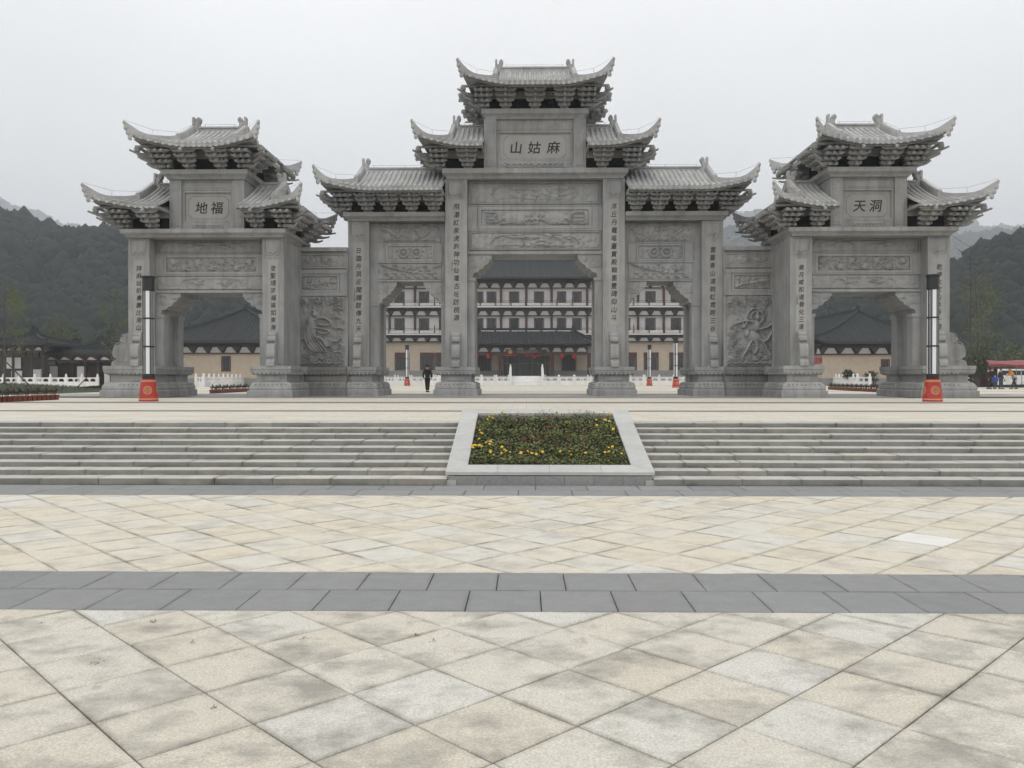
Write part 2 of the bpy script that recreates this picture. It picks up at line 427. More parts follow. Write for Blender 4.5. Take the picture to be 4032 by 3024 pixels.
# ------------------------------------------------------------------ upper plaza
def plaza_mat():
    m, nt, b = new_mat('pale_plaza_paving'); L = nt.links
    g = N(nt, 'ShaderNodeNewGeometry')
    br = N(nt, 'ShaderNodeTexBrick'); L.new(g.outputs['Position'], br.inputs['Vector'])
    br.inputs['Color1'].default_value = (.60,.57,.49,1); br.inputs['Color2'].default_value = (.56,.51,.42,1); br.inputs['Mortar'].default_value = (.20,.18,.14,1)
    br.inputs['Scale'].default_value = 1; br.inputs['Mortar Size'].default_value = .006; br.inputs['Brick Width'].default_value = .9; br.inputs['Row Height'].default_value = .6
    p = pos(nt, (.5,1.3,1))
    f = maprange(nt, noise(nt, p, 1.3, 8, .75), .45, .75, 0, .5)
    c = mixc(nt, f, br.outputs['Color'], (.34,.31,.26))
    f2 = maprange(nt, noise(nt, pos(nt, (.25,1.6,1)), 2.2, 6, .8), .55, .7, 0, .45)
    c = mixc(nt, f2, c, (.70,.69,.66))
    L.new(c, b.inputs['Base Color']); b.inputs['Roughness'].default_value = .8
    return m
PLZ = plaza_mat()
mb = MB(); mb.box(-120, 120, 16.85, 140, 0.2, PZ-.006)
tag(mb.build('upper_plaza', PLZ), kind='structure')
# light grey stones behind the last nosing, grey bands across the plaza, grey apron under the gateway
root = empty('paving_band', (0, 16.9, PZ), kind='structure')
for i in range(-14, 15):
    me = slab_mesh([(-.45,0),(.45,0),(.45,.55),(-.45,.55)], mat=STEPM)
    inst('paving_slab', me, root, (i*.9+.2, -.28, .003))
GREYB = granite('dark_grey_band_stone', (.19,.19,.185), stain=.6)
GREYA = granite('grey_apron_stone', (.33,.325,.305), stain=.8)
for (ya, yb) in ((22.1, 22.9), (29.6, 31.2), (46.6, 47.6), (57.5, 58.5), (70, 71), (86, 87.4), (97, 98.5)):
    mb = MB(); mb.box(-60, 60, ya, yb, PZ-.05, PZ-.002); tag(mb.build('paving_band', GREYB), kind='structure')
root = empty('paving_apron', (0, 38, PZ), kind='structure')
mb = MB(); mb.box(-26, 26, -.6, 8.2, -.06, -.0035); mb.build('joint_bed', JOINT, root)
cnt = 0
for j in range(3):
    for i in range(-14, 15):
        y0 = -.6+j*1.02; me = slab_mesh([(-.575,0),(.575,0),(.575,1.02),(-.575,1.02)], mat=GREYGR, gap=.008, edge=.1)
        inst('paving_slab', me, root, (i*1.15+(.5 if j % 2 else 0), y0, .001))
mb = MB(); mb.box(-26, 26, 2.5, 8.2, -.05, .0); mb.build('rear_paving', GREYA, root)

# ------------------------------------------------------------------ sloping flower bed between the stairs
bed = empty('flower_bed', (-.1, Y1, 0), 'sloping stone-rimmed flower bed in the middle of the steps', 'flower bed')
SLP = .2486; FB0 = 13.25-Y1
def rz_(y): return .2+SLP*(y-FB0)
HW = 1.676; IW = 1.337; YI0, YI1, YE = 13.585-Y1, 16.5-Y1, 16.78-Y1
mb = MB()
# side walls and front wall of grey granite
for k in range(7):
    xa = -1.63+k*3.26/7; me = MB(); me.box(xa+.002, xa+3.26/7-.002, .06, .16, -.02, rz_(.08)-.062); me.build('wall_slab', GREYGR, bed)
for s in (-1, 1):
    me = MB(); me.prism([(.165,-.02),(YE-.02,-.02),(YE-.02,rz_(YE)-.06),(.165,rz_(.165)-.06)], s*1.63, s*1.53, 'x'); me.build('side_wall', GREYGR, bed)
me = MB(); me.box(-1.53, 1.53, YE-.14, YE-.03, .3, rz_(YE)-.08); me.build('side_wall', GREYGR, bed)
def coping(poly):
    n = len(poly); c = [sum(p[i] for p in poly)/n for i in (0,1)]
    q = [(c[0]+(p[0]-c[0])*.997, c[1]+(p[1]-c[1])*.997) for p in poly]
    vs = [(x,y,rz_(y)-.05) for x,y in q]+[(x,y,rz_(y)-.003) for x,y in q]
    inr = [(c[0]+(p[0]-c[0])*.9, c[1]+(p[1]-c[1])*.9) for p in poly]
    vs += [(c[0]+(p[0]-c[0])*.99, c[1]+(p[1]-c[1])*.99, rz_(c[1]+(p[1]-c[1])*.99)) for p in poly]+[(x,y,rz_(y)) for x,y in inr]
    fs = [tuple(range(n))[::-1]]
    for k in range(3):
        for i in range(n): fs.append((k*n+i, k*n+(i+1)%n, (k+1)*n+(i+1)%n, (k+1)*n+i))
    fs.append(tuple(range(3*n,4*n)))
    me = bpy.data.meshes.new('coping_slab'); me.from_pydata(vs, [], fs); me.materials.append(CURB)
    at = me.attributes.new('edge','FLOAT','POINT'); at.data.foreach_set('value',[1.0]*(3*n)+[0.0]*n)
    inst('coping_slab', me, bed, (0,0,0))
fx = [-HW, -.845, .0, .83, HW]; fi = [-IW, -.845, .0, .83, IW]
for i in range(4):
    coping([(fx[i],FB0),(fx[i+1],FB0),(fi[i+1],YI0),(fi[i],YI0)])
    coping([(fi[i],YI1),(fi[i+1],YI1),(fx[i+1],YE),(fx[i],YE)])
ys = [YI0, 14.35-Y1, 15.1-Y1, 15.85-Y1, YI1]; yo = [FB0]+ys[1:4]+[YE]
for s in (-1, 1):
    for i in range(4):
        q = [(s*HW,yo[i]),(s*IW,ys[i]),(s*IW,ys[i+1]),(s*HW,yo[i+1])]
        coping(q if s < 0 else q[::-1])
# inner lining, soil
SOIL = flat('dark_soil', (.035,.028,.02), 1, var=.4)
mb = MB(); 
mb.prism([(YI0,rz_(YI0)-.09),(YI1,rz_(YI1)-.115),(YI1,-.0),(YI0,0)], -1.52, 1.52, 'x'); mb.build('soil', SOIL, bed)
for (xa,xb,ya,yb) in ((-1.5,1.5,YI1+.004,YI1+.05),):
    mb = MB(); mb.box(xa,xb,ya,yb,rz_(YI1)-.2,rz_(YI1)-.052); mb.build('inner_wall', GREYGR, bed)
# foliage: many small leaves
LEAF = leafmat('mixed_green_leaf', (.095,.125,.045), (.20,.22,.085))
LEAF2 = leafmat('dull_green_leaf', (.10,.12,.065), (.20,.21,.11))
rng = np.random.default_rng(5)
def leaves(cx, cy, cz, size, aspect, tilt, mat, name, parent, kind='stuff'):
    n = len(cx); a = rng.uniform(0, 2*np.pi, n); t = rng.uniform(*tilt, n); r = rng.uniform(-.6,.6,n)
    d = np.stack([np.cos(a)*np.cos(t), np.sin(a)*np.cos(t), np.sin(t)], 1)
    sd_ = np.stack([-np.sin(a), np.cos(a), r*.6], 1); sd_ /= np.linalg.norm(sd_, axis=1)[:,None]
    L_ = rng.uniform(.6,1.3,n)[:,None]*size; W_ = L_*aspect
    c = np.stack([cx,cy,cz],1)
    V = np.stack([c, c+d*L_*.5+sd_*W_*.5, c+d*L_+np.array([0,0,-.15])*L_, c+d*L_*.5-sd_*W_*.5], 1).reshape(-1,3)
    T = np.arange(4*n).reshape(-1,4)
    o = bpy.data.objects.new(name, np_mesh(name, V, T, mat)); link(o, parent)
    if kind: o['kind'] = kind
    return o
def bedpts(n, hmax):
    x = rng.uniform(-IW+.03, IW-.03, n); y = rng.uniform(YI0+.03, YI1-.05, n)
    thin = np.clip((YI1-.06-y)/.14, .25, 1)
    keep = rng.uniform(0,1,n) < thin
    x, y = x[keep], y[keep]
    bump_ = .5+.5*np.sin(x*5.1+y*2.2)*np.sin(y*6.3-x*3)
    z = .2+SLP*(y-FB0)-.10+rng.uniform(0,1,len(x))**.8*hmax*(.5+.7*bump_)
    return x, y, z
x,y,z = bedpts(11000,.17); leaves(x,y,z,.055,.55,(-.2,.9),LEAF,'green_leaves',bed)
x,y,z = bedpts(5000,.11); leaves(x,y,z,.05,.5,(-.2,.9),LEAF2,'dull_leaves',bed)
x,y,z = bedpts(3200,.10); k = (np.abs(x-.55)<.55)|(rng.uniform(0,1,len(x))<.25); leaves(x[k],y[k],z[k],.11,.09,(.5,1.4),LEAF,'grass_blades',bed)
def pansy(mat, name):
    mb = MB()
    for k in range(5):
        a = 2*math.pi*k/5+.3; r = .028; c = (.020*math.cos(a), .020*math.sin(a))
        q = [(c[0]+r*math.cos(b_)*.9, c[1]+r*math.sin(b_)*.9, .008*math.sin(b_-a)+.006*(k%2)) for b_ in [2*math.pi*j/6 for j in range(6)]]
        mb.add(q, [tuple(range(6))])
    mb.tube([(0,0,-.002),(0.004,0,-.06)], .003, 4, mi=1)
    return mb.mesh(name, [mat, LEAF], recalc=False)
YEL = flat('yellow_petal', (.62,.40,.02), .6, var=.15); MAR = flat('dark_maroon_petal', (.10,.008,.014), .6, var=.3)
PY = pansy(YEL, 'yellow_pansy'); PM = pansy(MAR, 'maroon_pansy')
def put_pansy(me, name, x, y, h, label, group):
    o = bpy.data.objects.new(name, me); C.objects.link(o)
    o.location = (-.1+x, Y1+y, rz_(y)-.1+h); o.rotation_euler = (random.uniform(.3,1.0), random.uniform(-.5,.5), random.uniform(-.6,.6))
    s = random.uniform(.45,.75); o.scale = (s,s,s); tag(o, label, 'flower', group)
def crop2xy(cx, cy):   # flower positions read off the photograph, placed on the bed's slope
    px, py = 1700+cx/2.3532, 1560+cy/2.3532
    k = (py-1490)/F; zc = .2-.08-SLP*FB0-SLP*Y1
    Yw = (CAMH-zc)/(k+SLP); return atX(px, Yw)+.1, Yw-Y1
yl = [(512,232),(530,255),(566,237),(568,265),(518,292),(645,222),(658,218),(800,220),(870,224),(1112,186),(1187,234),(1222,222),(1270,198),(1384,198),(1594,205),(1643,222),(1646,238),(1523,288),(1593,282),(1608,288),(1646,294),(1528,338),(1682,384),(392,395),(440,395),(452,410),(465,420),(438,465),(370,530),(388,532),(378,556),(356,570),(435,540),(462,548),(505,500),(545,498),(536,528),(543,580),(545,598),(572,618),(645,602),(650,550),(670,578),(684,582),(725,602),(827,610),(888,588),(926,602),(970,624),(1027,602),(1190,588),(1272,578),(1290,622),(1424,606),(1606,604),(1640,560),(1675,545),(1680,606),(1637,590),(1760,614),(405,535),(445,528)]
for cx, cy in yl:
    x, y = crop2xy(cx, cy)
    if abs(x) < IW and YI0 < y < YI1: put_pansy(PY, 'yellow_pansy', x, y, .15+random.uniform(0,.03), 'yellow pansy blooming among the green leaves of the flower bed', 'yellow pansies in the flower bed')
for k in range(64):
    x = random.gauss(.05,.55); y = random.uniform(YI0+.5, YI1-.4)
    if abs(x) < IW-.15: put_pansy(PM, 'maroon_pansy', x, y, .13+random.uniform(0,.03), 'dark maroon pansy in the middle of the flower bed', 'maroon pansies in the flower bed')
# weeds in the joints of the foreground paving
wd_ = [(413,465),(660,283),(832,375),(1800,338),(1868,363),(922,660),(175,292),(1312,352)]
for i, (cx, cy) in enumerate(wd_):
    px, py = cx/1.0972, 2200+cy/1.0972; Yw = F*CAMH/(py-1490); X = atX(px, Yw)
    n = 26 if i in (0,1,3) else 12; sp = .018 if i in (0,) else .012
    o = leaves(X+rng.normal(0,sp,n), Yw+rng.normal(0,sp,n), np.abs(rng.normal(0,.006,n)), .013, .5, (0,1.2), LEAF, 'weed', None, None)
    tag(o, ['small weed tuft', 'tiny weed sprig'][0 if n > 20 else 1]+' growing in a joint of the foreground paving', 'weed', 'weeds in the paving joints')
# ------------------------------------------------------------------ stone gateway: shared builders
BASEP = [(.55,0),(.55,.30),(.53,.33),(.47,.335),(.49,.42),(.46,.55),(.38,.66),(.34,.70),(.20,.715),(.20,1.03),(.30,1.06),(.40,1.12),(.43,1.20),(.44,1.275),(.41,1.285),(.45,1.295),(.45,1.466)]
def bead_row(mb, x0, x1, y, z, r, axis='x', n=None):
    L_ = abs(x1-x0); n = n or max(1, int(L_/.19))
    for i in range(n):
        t = x0+(i+.5)*(x1-x0)/n; c = (t, y, z) if axis == 'x' else (y, t, z)
        mb.lathe([(.01,-r),(r*.85,-r*.5),(r,0),(r*.85,r*.5),(.01,r)], 6, c)
def pier_base(T, plan, name='pier_base', k=1.0):
    mb = MB(); mb.loft(plan, [(o*k, z) for o, z in BASEP]); b = mb.build(name, STONE, T)
    # lotus beads under the cap and over the plinth, along every outline edge that is long enough
    mb = MB(); n = len(plan)
    for i in range(n):
        a, c = plan[i], plan[(i+1)%n]
        dx, dy = c[0]-a[0], c[1]-a[1]; l = math.hypot(dx,dy); nx, ny = dy/l, -dx/l
        for (o, z, r) in ((.36*k,1.12,.075),(.425*k,.60,.06)):
            if abs(dx) > abs(dy): bead_row(mb, a[0]-(.3 if dx>0 else -.3), c[0]+(.3 if dx>0 else -.3), a[1]+ny*o, z, r, 'x')
            else: bead_row(mb, a[1]-(.3 if dy>0 else -.3), c[1]+(.3 if dy>0 else -.3), a[0]+nx*o, z, r, 'y')
    q = mb.build('lotus_petals', STONE, b); q['kind'] = 'stuff'
    # front waist panel and plinth line
    ymin = min(p[1] for p in plan); xs = [p[0] for p in plan if abs(p[1]-ymin) < 1e-6]
    x0, x1 = min(xs), max(xs); w_ = x1-x0
    mb = MB(); m = .18
    mb.prism([(x0-.0+m,.78),(x1-m,.78),(x1-m+.08,.83),(x1-m+.08,.94),(x1-m,.99),(x0+m,.99),(x0+m-.08,.94),(x0+m-.08,.83)], ymin-.235*k, ymin-.15*k); mb.build('waist_panel', STONE, b)
    mb = MB(); yy = ymin-.55*k
    pts = [(x0-.3,.07),(x0-.2,.07),(x0-.15,.12),(x0-.05,.07),(x0+.05,.14),(x1-.05,.14),(x1+.05,.07),(x1+.15,.12),(x1+.2,.07),(x1+.3,.07)]
    for a, c in zip(pts, pts[1:]):
        mb.prism([(a[0],a[1]-.012),(c[0],c[1]-.012),(c[0],c[1]+.012),(a[0],a[1]+.012)], yy-.012, yy+.01)
    mb.build('plinth_carving', STONE, b)
    return b
# silhouette of the scroll-shaped drum stones: (distance outwards 0..1, height 0..1)
SCR = [(0,0),(1,0),(.985,.10),(.93,.15),(.74,.19),(.70,.215),(.88,.26),(.935,.32),(.945,.40),(.92,.49),(.85,.575),(.74,.625),(.50,.645),(.36,.66),(.33,.69),(.46,.71),(.575,.735),(.585,.80),(.52,.845),(.44,.855),(.41,.87),(.43,.91),(.36,.96),(.20,.99),(.08,1.0),(0,1)]
def spiral(mb, c, r, turns, plane, th, side):
    pts = []
    for i in range(int(turns*14)+1):
        t = i/(turns*14); a = side*2*math.pi*turns*t; rr = r*(1-.82*t)
        pts.append(plane(c[0]+rr*math.cos(a), c[1]+rr*math.sin(a)))
    mb.tube(pts, th, 4)
def front_scroll(T, xc, y0, z0, w_=.40, d=.52, h=1.74):
    mb = MB(); mb.prism([(y0-p*d, z0+q*h) for p, q in SCR], xc-w_/2, xc+w_/2, 'x')
    mb.box(xc-w_/2-.10, xc+w_/2+.10, y0-d*.45, y0+.02, z0+.001, z0+h*.055)
    mb.prism([(y0-p*d*.30, z0+q*h*.985) for p, q in SCR], xc-w_/2-.035, xc+w_/2+.035, 'x')
    o = mb.build('drum_stone', STONE, T)
    mb = MB()
    for s in (-1,1):
        pl = lambda a, b_, s=s: (xc+s*(w_/2+.004), y0-a*d, z0+b_*h)
        spiral(mb, (.5,.40), .36, 2, pl, .012, 1); spiral(mb, (.36,.79), .17, 1.5, pl, .010, 1)
    mb.build('scroll_carving', STONE, o); return o
def side_scroll(T, x0, sgn, yc, z0, d=.99, h=1.59, th=.34):
    mb = MB(); mb.prism([(x0+sgn*p*d, z0+q*h) for p, q in SCR], yc-th/2, yc+th/2, 'y')
    o = mb.build('drum_stone', STONE, T); mb = MB()
    for yy in (yc-th/2-.006, yc+th/2+.006):
        pl = lambda a, b_, yy=yy: (x0+sgn*a*d, yy, z0+b_*h)
        spiral(mb, (.60,.41), .31, 3.2, pl, .020, 1); spiral(mb, (.36,.80), .17, 2, pl, .016, 1)
        for k in range(8):
            a = k*.8; mb.tube([pl(.6+.07*math.cos(a), .41+.05*math.sin(a)), pl(.6+.16*math.cos(a+.3), .41+.105*math.sin(a+.3))], .018, 4)
        for k in range(5): mb.tube([pl(.06+.17*k, .10+.02*(k%2)), pl(.12+.17*k, .15), pl(.17+.17*k, .10)], .014, 4)
    mb.build('scroll_carving', STONE, o); return o

# ---- carved relief panels: a height field on a fine grid
def hf(kind, X, Z, w_, h_, seed):
    r_ = np.random.default_rng(seed); H = np.zeros_like(X)
    def blob(cx, cz, rx, rz, k=1.0, p=.7, ang=0):
        ca, sa = math.cos(ang), math.sin(ang); dx, dz = X-cx, Z-cz
        d = ((dx*ca+dz*sa)/rx)**2+((-dx*sa+dz*ca)/rz)**2
        return k*np.clip(1-d, 0, 1)**p
    def line(pts, r, k=1.0):
        for _ in range(2 if len(pts) > 2 else 0):   # round the corners off
            q = [pts[0]]
            for a, b_ in zip(pts, pts[1:]): q += [(a[0]*.75+b_[0]*.25, a[1]*.75+b_[1]*.25), (a[0]*.25+b_[0]*.75, a[1]*.25+b_[1]*.75)]
            pts = q+[pts[-1]]
        out_ = np.zeros_like(X)
        for a, b_ in zip(pts, pts[1:]):
            ax, az = a; bx, bz = b_; L2 = (bx-ax)**2+(bz-az)**2+1e-9
            t = np.clip(((X-ax)*(bx-ax)+(Z-az)*(bz-az))/L2, 0, 1)
            d = np.hypot(X-ax-t*(bx-ax), Z-az-t*(bz-az)); out_ = np.maximum(out_, k*np.clip(1-(d/r)**2, 0, 1)**.6)
        return out_
    def cloud(cx, cz, r, k=.8):
        dx, dz = X-cx, Z-cz; d = np.hypot(dx, dz)/r; a = np.arctan2(dz, dx)
        return np.where(d < 1, k*(.55+.45*np.cos(2*np.pi*(d*1.8-a/(2*np.pi))))*np.clip(3*(1-d), 0, 1), 0)
    if kind == 'clouds':
        for _ in range(int(w_*h_/.05)): 
            H = np.maximum(H, cloud(r_.uniform(.04,w_-.04), r_.uniform(.05,h_-.05), r_.uniform(.07,.17), r_.uniform(.4,.9)))
    elif kind == 'flowers':
        n = max(3, int(w_/.55))
        for _ in range(int(w_*h_/.018)):
            cx, cz, a = r_.uniform(.05,w_-.05), r_.uniform(.05,h_-.05), r_.uniform(0,6.28)
            H = np.maximum(H, blob(cx, cz, r_.uniform(.07,.14), r_.uniform(.025,.045), r_.uniform(.35,.75), .6, a))
        for i in range(n):
            cx = (i+.5)*w_/n+r_.uniform(-.1,.1); cz = h_*(.5+.22*(-1)**i); d = np.hypot(X-cx, Z-cz); a = np.arctan2(Z-cz, X-cx)
            for rr, k in ((.24,.8),(.16,.95),(.08,1.0)): H = np.maximum(H, np.where(d < rr*min(1,h_/.75)*(.78+.22*np.cos(6*a+rr*20)), k*(.75+.25*d/rr), 0))
    elif kind == 'sprays':
        for s in (-1, 1):
            cx = w_/2+s*w_*.13
            for _ in range(16):
                a = r_.uniform(0, 3.14); l = r_.uniform(.1,.26); p = (cx+r_.uniform(-.25,.25), h_*.5+r_.uniform(-.13,.13))
                H = np.maximum(H, line([p, (p[0]+l*math.cos(a), p[1]+l*.5*math.sin(a))], .03, r_.uniform(.5,1)))
            H = np.maximum(H, blob(cx, h_*.5, .14, .11, 1))
        for z_ in (h_*.86,):
            H = np.maximum(H, line([(w_*.22,h_*.5),(w_*.26,z_),(w_*.74,z_),(w_*.78,h_*.5)], .022, .7))
        for s in (0, 1):
            for _ in range(10): H = np.maximum(H, cloud(s*w_+(1-2*s)*r_.uniform(.1,w_*.16), r_.uniform(.12,h_-.12), r_.uniform(.06,.12), .35))
    elif kind == 'landscape':
        H = np.maximum(H, line([(w_*.16,h_*.4),(w_*.21,h_*.9),(w_*.79,h_*.9),(w_*.84,h_*.4)], .025, .7))
        for s in (0, 1):
            for _ in range(16): H = np.maximum(H, cloud(s*w_+(1-2*s)*r_.uniform(.1,w_*.13), r_.uniform(.1,h_-.1), r_.uniform(.07,.15), .35))
        for _ in range(34):
            cx = r_.normal(w_*.58, w_*.13); cz = r_.uniform(h_*.15, h_*.85)
            if not w_*.18 < cx < w_*.82: continue
            H = np.maximum(H, blob(cx, cz, r_.uniform(.1,.3), r_.uniform(.04,.1), r_.uniform(.4,1), .5, r_.uniform(-.5,.5)))
        for k in range(5):
            x_ = w_*.3+k*.32*w_/5; H = np.maximum(H, line([(x_,h_*.75),(x_+.25,h_*.68),(x_+.5,h_*.74)], .05, .8))
        for k in range(4):
            x_ = w_*(.4+.1*k); H = np.maximum(H, line([(x_,h_*.12),(x_+.12,h_*.45),(x_-.02,h_*.75)], .035, .9))
        H = np.maximum(H, line([(w_*.2,h_*.2),(w_*.35,h_*.26),(w_*.5,h_*.18),(w_*.8,h_*.2)], .03, .5))
    elif kind == 'animals':   # two beasts facing each other, with feathered tails
        for s in (-1, 1):
            cx = w_/2+s*w_*.18
            H = np.maximum(H, blob(cx, h_*.45, w_*.12, h_*.42, 1, .5)); H = np.maximum(H, blob(w_/2+s*w_*.07, h_*.66, w_*.045, h_*.2, 1, .5))
            for k in range(7):
                z_ = h_*(.15+.11*k); H = np.maximum(H, line([(cx+s*w_*.10,h_*.45),(cx+s*w_*.18,z_),(cx+s*w_*.27,z_+r_.uniform(-.05,.05))], .035, .85))
            for k in range(3): H = np.maximum(H, line([(cx-s*.1+k*.16,h_*.3),(cx-s*.12+k*.18,h_*.06)], .04, .9))
            H = np.maximum(H, line([(cx-s*.2,h_*.25),(cx+s*.4,h_*.12),(cx+s*.75,h_*.08)], .03, 1))
        for k in range(7): H = np.maximum(H, blob(w_/2+.14*(k-3), h_*.35+.05*(k%2), .09, .1, .9))
        for k in range(20): H = np.maximum(H, cloud(r_.uniform(.1,w_-.1), r_.uniform(.05,h_*.2), .08, .5))
    elif kind == 'dragons':
        for s in (-1, 1):
            xs_ = np.linspace(w_/2+s*.15, w_/2+s*w_*.44, 22)
            H = np.maximum(H, line([(x_, h_*.5+h_*(.18+.08*math.sin(7*x_))*math.sin((x_-w_/2)*5.2*s+1+.8*math.sin(3*x_))) for x_ in xs_], .075, 1))
            for k in range(20): H = np.maximum(H, cloud(w_/2+s*r_.uniform(.1,w_*.44), r_.uniform(h_*.1,h_*.85), r_.uniform(.07,.15), r_.uniform(.35,.8)))
            for k in range(14): a = r_.uniform(0,3.1); p = (w_/2+s*r_.uniform(.1,w_*.42), r_.uniform(h_*.15,h_*.8)); H = np.maximum(H, line([p,(p[0]+.1*math.cos(a),p[1]+.09*math.sin(a)),(p[0]+.22*math.cos(a+.5),p[1]+.14*math.sin(a+.5))], .03, .7))
        for k in range(6):
            x_ = w_*(.1+.14*k); H = np.maximum(H, line([(x_,h_*.16),(x_+.12,h_*.08),(x_+.28,h_*.16),(x_+.36,h_*.1)], .03, .8))
    elif kind == 'medallions':
        for s in (-1, 1):
            cx = w_/2+s*w_*.145; d = np.hypot(X-cx, Z-h_*.5); a = np.arctan2(Z-h_*.5, X-cx)
            rr = h_*.36
            H = np.maximum(H, np.where(d < rr, .5+.5*np.sign(np.sin(9*a)*np.sin(16*d/rr)), 0)*.9)
            H = np.maximum(H, np.where(np.abs(d-rr) < .035, .8, 0)); H = np.maximum(H, np.where(d < rr*.28, 1, 0))
        H = np.maximum(H, np.where((np.abs(np.mod(X+Z, .2)-.1) < .025) & (np.abs(X-w_/2) < w_*.3), .35, 0))
        H = np.maximum(H, line([(w_*.16,h_*.62),(w_*.22,h_*.66),(w_*.25,h_*.84),(w_*.75,h_*.84),(w_*.78,h_*.66),(w_*.84,h_*.62)], .02, .8))
        for s in (0, 1):
            for k in range(5): H = np.maximum(H, cloud(s*w_+(1-2*s)*(.14+.06*(k%2)), h_*(.2+.15*k), .08, .5))
    elif kind == 'bridge':
        for _ in range(26): H = np.maximum(H, cloud(r_.uniform(w_*.2,w_*.95), r_.uniform(h_*.5,h_*.9), r_.uniform(.06,.13), .8))
        H = np.maximum(H, line([(w_*.05,h_*.92),(w_*.25,h_*.66),(w_*.5,h_*.46),(w_*.62,h_*.42)], .035, .9))
        for k in range(6):
            x_ = w_*(.1+.14*k); H = np.maximum(H, line([(x_,h_*.38),(x_+.22,h_*.38),(x_+.22,h_*.16),(x_+.4,h_*.16)], .04, .7))
    elif kind == 'branch':
        H = np.maximum(H, np.where(np.abs(np.mod(X-Z, .16)-.08) < .018, .25, 0))
        pts = [(w_*.06,h_*.15),(w_*.25,h_*.4),(w_*.5,h_*.42),(w_*.75,h_*.6),(w_*.95,h_*.55)]
        H = np.maximum(H, line(pts, .045, 1)); 
        for _ in range(40):
            k = r_.integers(0,4); p = pts[k]; a = r_.uniform(-.6,1.9); l = r_.uniform(.12,.36)
            p = (p[0]+r_.uniform(0,.4), p[1]+r_.uniform(-.05,.1)); H = np.maximum(H, line([p,(p[0]+l*math.cos(a),p[1]+l*math.sin(a))], .022, r_.uniform(.5,.9)))
        for _ in range(14): H = np.maximum(H, blob(r_.uniform(.1,w_-.1), r_.uniform(.1,h_-.1), .055, .055, .9))
    elif kind == 'bat':
        H = np.maximum(H, line([(.05,h_*.97),(w_-.05,h_*.97)], .02, .8))
        for s in (-1, 1):
            c = w_/2; q = [(c,h_*.12),(c+s*w_*.12,h_*.24),(c+s*w_*.2,h_*.3),(c+s*w_*.3,h_*.15),(c+s*w_*.42,h_*.3),(c+s*w_*.43,h_*.95)]
            H = np.maximum(H, line(q, .022, .9)); H = np.maximum(H, cloud(c+s*w_*.3, h_*.13, .07, .7))
        H = np.maximum(H, blob(w_/2, h_*.17, .07, .05, 1))
    elif kind == 'scroll_border':
        for s in (-1, 1):
            for k in range(5): H = np.maximum(H, np.where(np.abs(np.hypot(X-w_/2-s*w_*(.05+.08*k), (Z-h_*.5))-h_*.26) < .022, .9, 0))
            for k in range(14): H = np.maximum(H, cloud(w_/2+s*r_.uniform(w_*.40,w_*.48), r_.uniform(.03,h_-.03), .06, .5))
    elif kind == 'grooves':
        for k in range(int(w_*h_/.02)): H = np.maximum(H, blob(r_.uniform(.04,w_-.04), r_.uniform(.04,h_-.04), r_.uniform(.03,.08), .022, r_.uniform(.3,.7), .6, r_.uniform(0,3)))
    elif kind in ('fairy', 'rider'):
        sx, sz = w_/2.56, h_/3.54
        L2 = lambda pts, r, k: line([(x_*sx, z_*sz) for x_, z_ in pts], r, k)
        B = lambda x_, z_, a, b_, k=1, p=.6, an=0: blob(x_*sx, z_*sz, a, b_, k, p, an)
        for _ in range(170):
            cx = r_.uniform(.08,w_-.08); zz = r_.uniform(.05,.30)*h_ if r_.uniform() < .72 else r_.uniform(.86,.97)*h_
            H = np.maximum(H, cloud(cx, zz, r_.uniform(.08,.19), r_.uniform(.35,.8)))
        for k in range(7): H = np.maximum(H, L2([(.1+.34*k,.12),(.26+.34*k,.20),(.40+.34*k,.12)], .04, .6))
        if kind == 'fairy':
            H = np.maximum(H, B(1.05,2.62,.13,.16)); H = np.maximum(H, B(1.02,2.80,.10,.09)); H = np.maximum(H, B(.88,2.22,.26,.36,.9,.6,.2))
            H = np.maximum(H, B(.82,1.62,.30,.62,.9,.6,-.2)); H = np.maximum(H, B(.98,1.0,.38,.30,.85,.6,-.6))
            for k in range(5): H = np.maximum(H, L2([(.6+.08*k,2.1),(.55+.12*k,1.5),(.75+.2*k,.95),(1.1+.14*k,.72)], .035, 1))
            H = np.maximum(H, L2([(1.05,2.3),(1.4,2.5),(1.75,2.36),(1.95,2.12),(1.6,2.05),(1.25,2.12)], .06, .9))
            H = np.maximum(H, L2([(1.0,1.95),(1.5,1.9),(1.9,1.75),(1.5,1.62),(1.2,1.75)], .05, .85))
            H = np.maximum(H, L2([(1.1,1.5),(1.5,1.35),(1.62,1.0),(1.85,1.0),(1.98,1.3),(2.2,1.22),(2.38,1.42)], .05, .95))
            H = np.maximum(H, L2([(.55,1.45),(.38,1.35),(.30,1.42)], .05, .8))
            for (x_, z_) in ((2.3,2.9),(2.2,2.45),(2.35,1.9),(.3,.9),(2.3,.7)):
                H = np.maximum(H, L2([(x_-.25,z_),(x_,z_+.07),(x_+.15,z_-.03)], .05, .6))
        else:
            H = np.maximum(H, np.where(np.abs(np.hypot(X-1.5*sx, Z-2.45*sz)-.30) < .03, .7, 0)); H = np.maximum(H, B(1.5,2.45,.15,.18)); H = np.maximum(H, B(1.5,2.64,.11,.09))
            H = np.maximum(H, B(1.45,2.02,.24,.30)); H = np.maximum(H, B(1.35,1.45,.42,.30,.95,.6,-.4)); H = np.maximum(H, B(1.0,1.65,.16,.24)); H = np.maximum(H, B(.82,1.98,.16,.12))
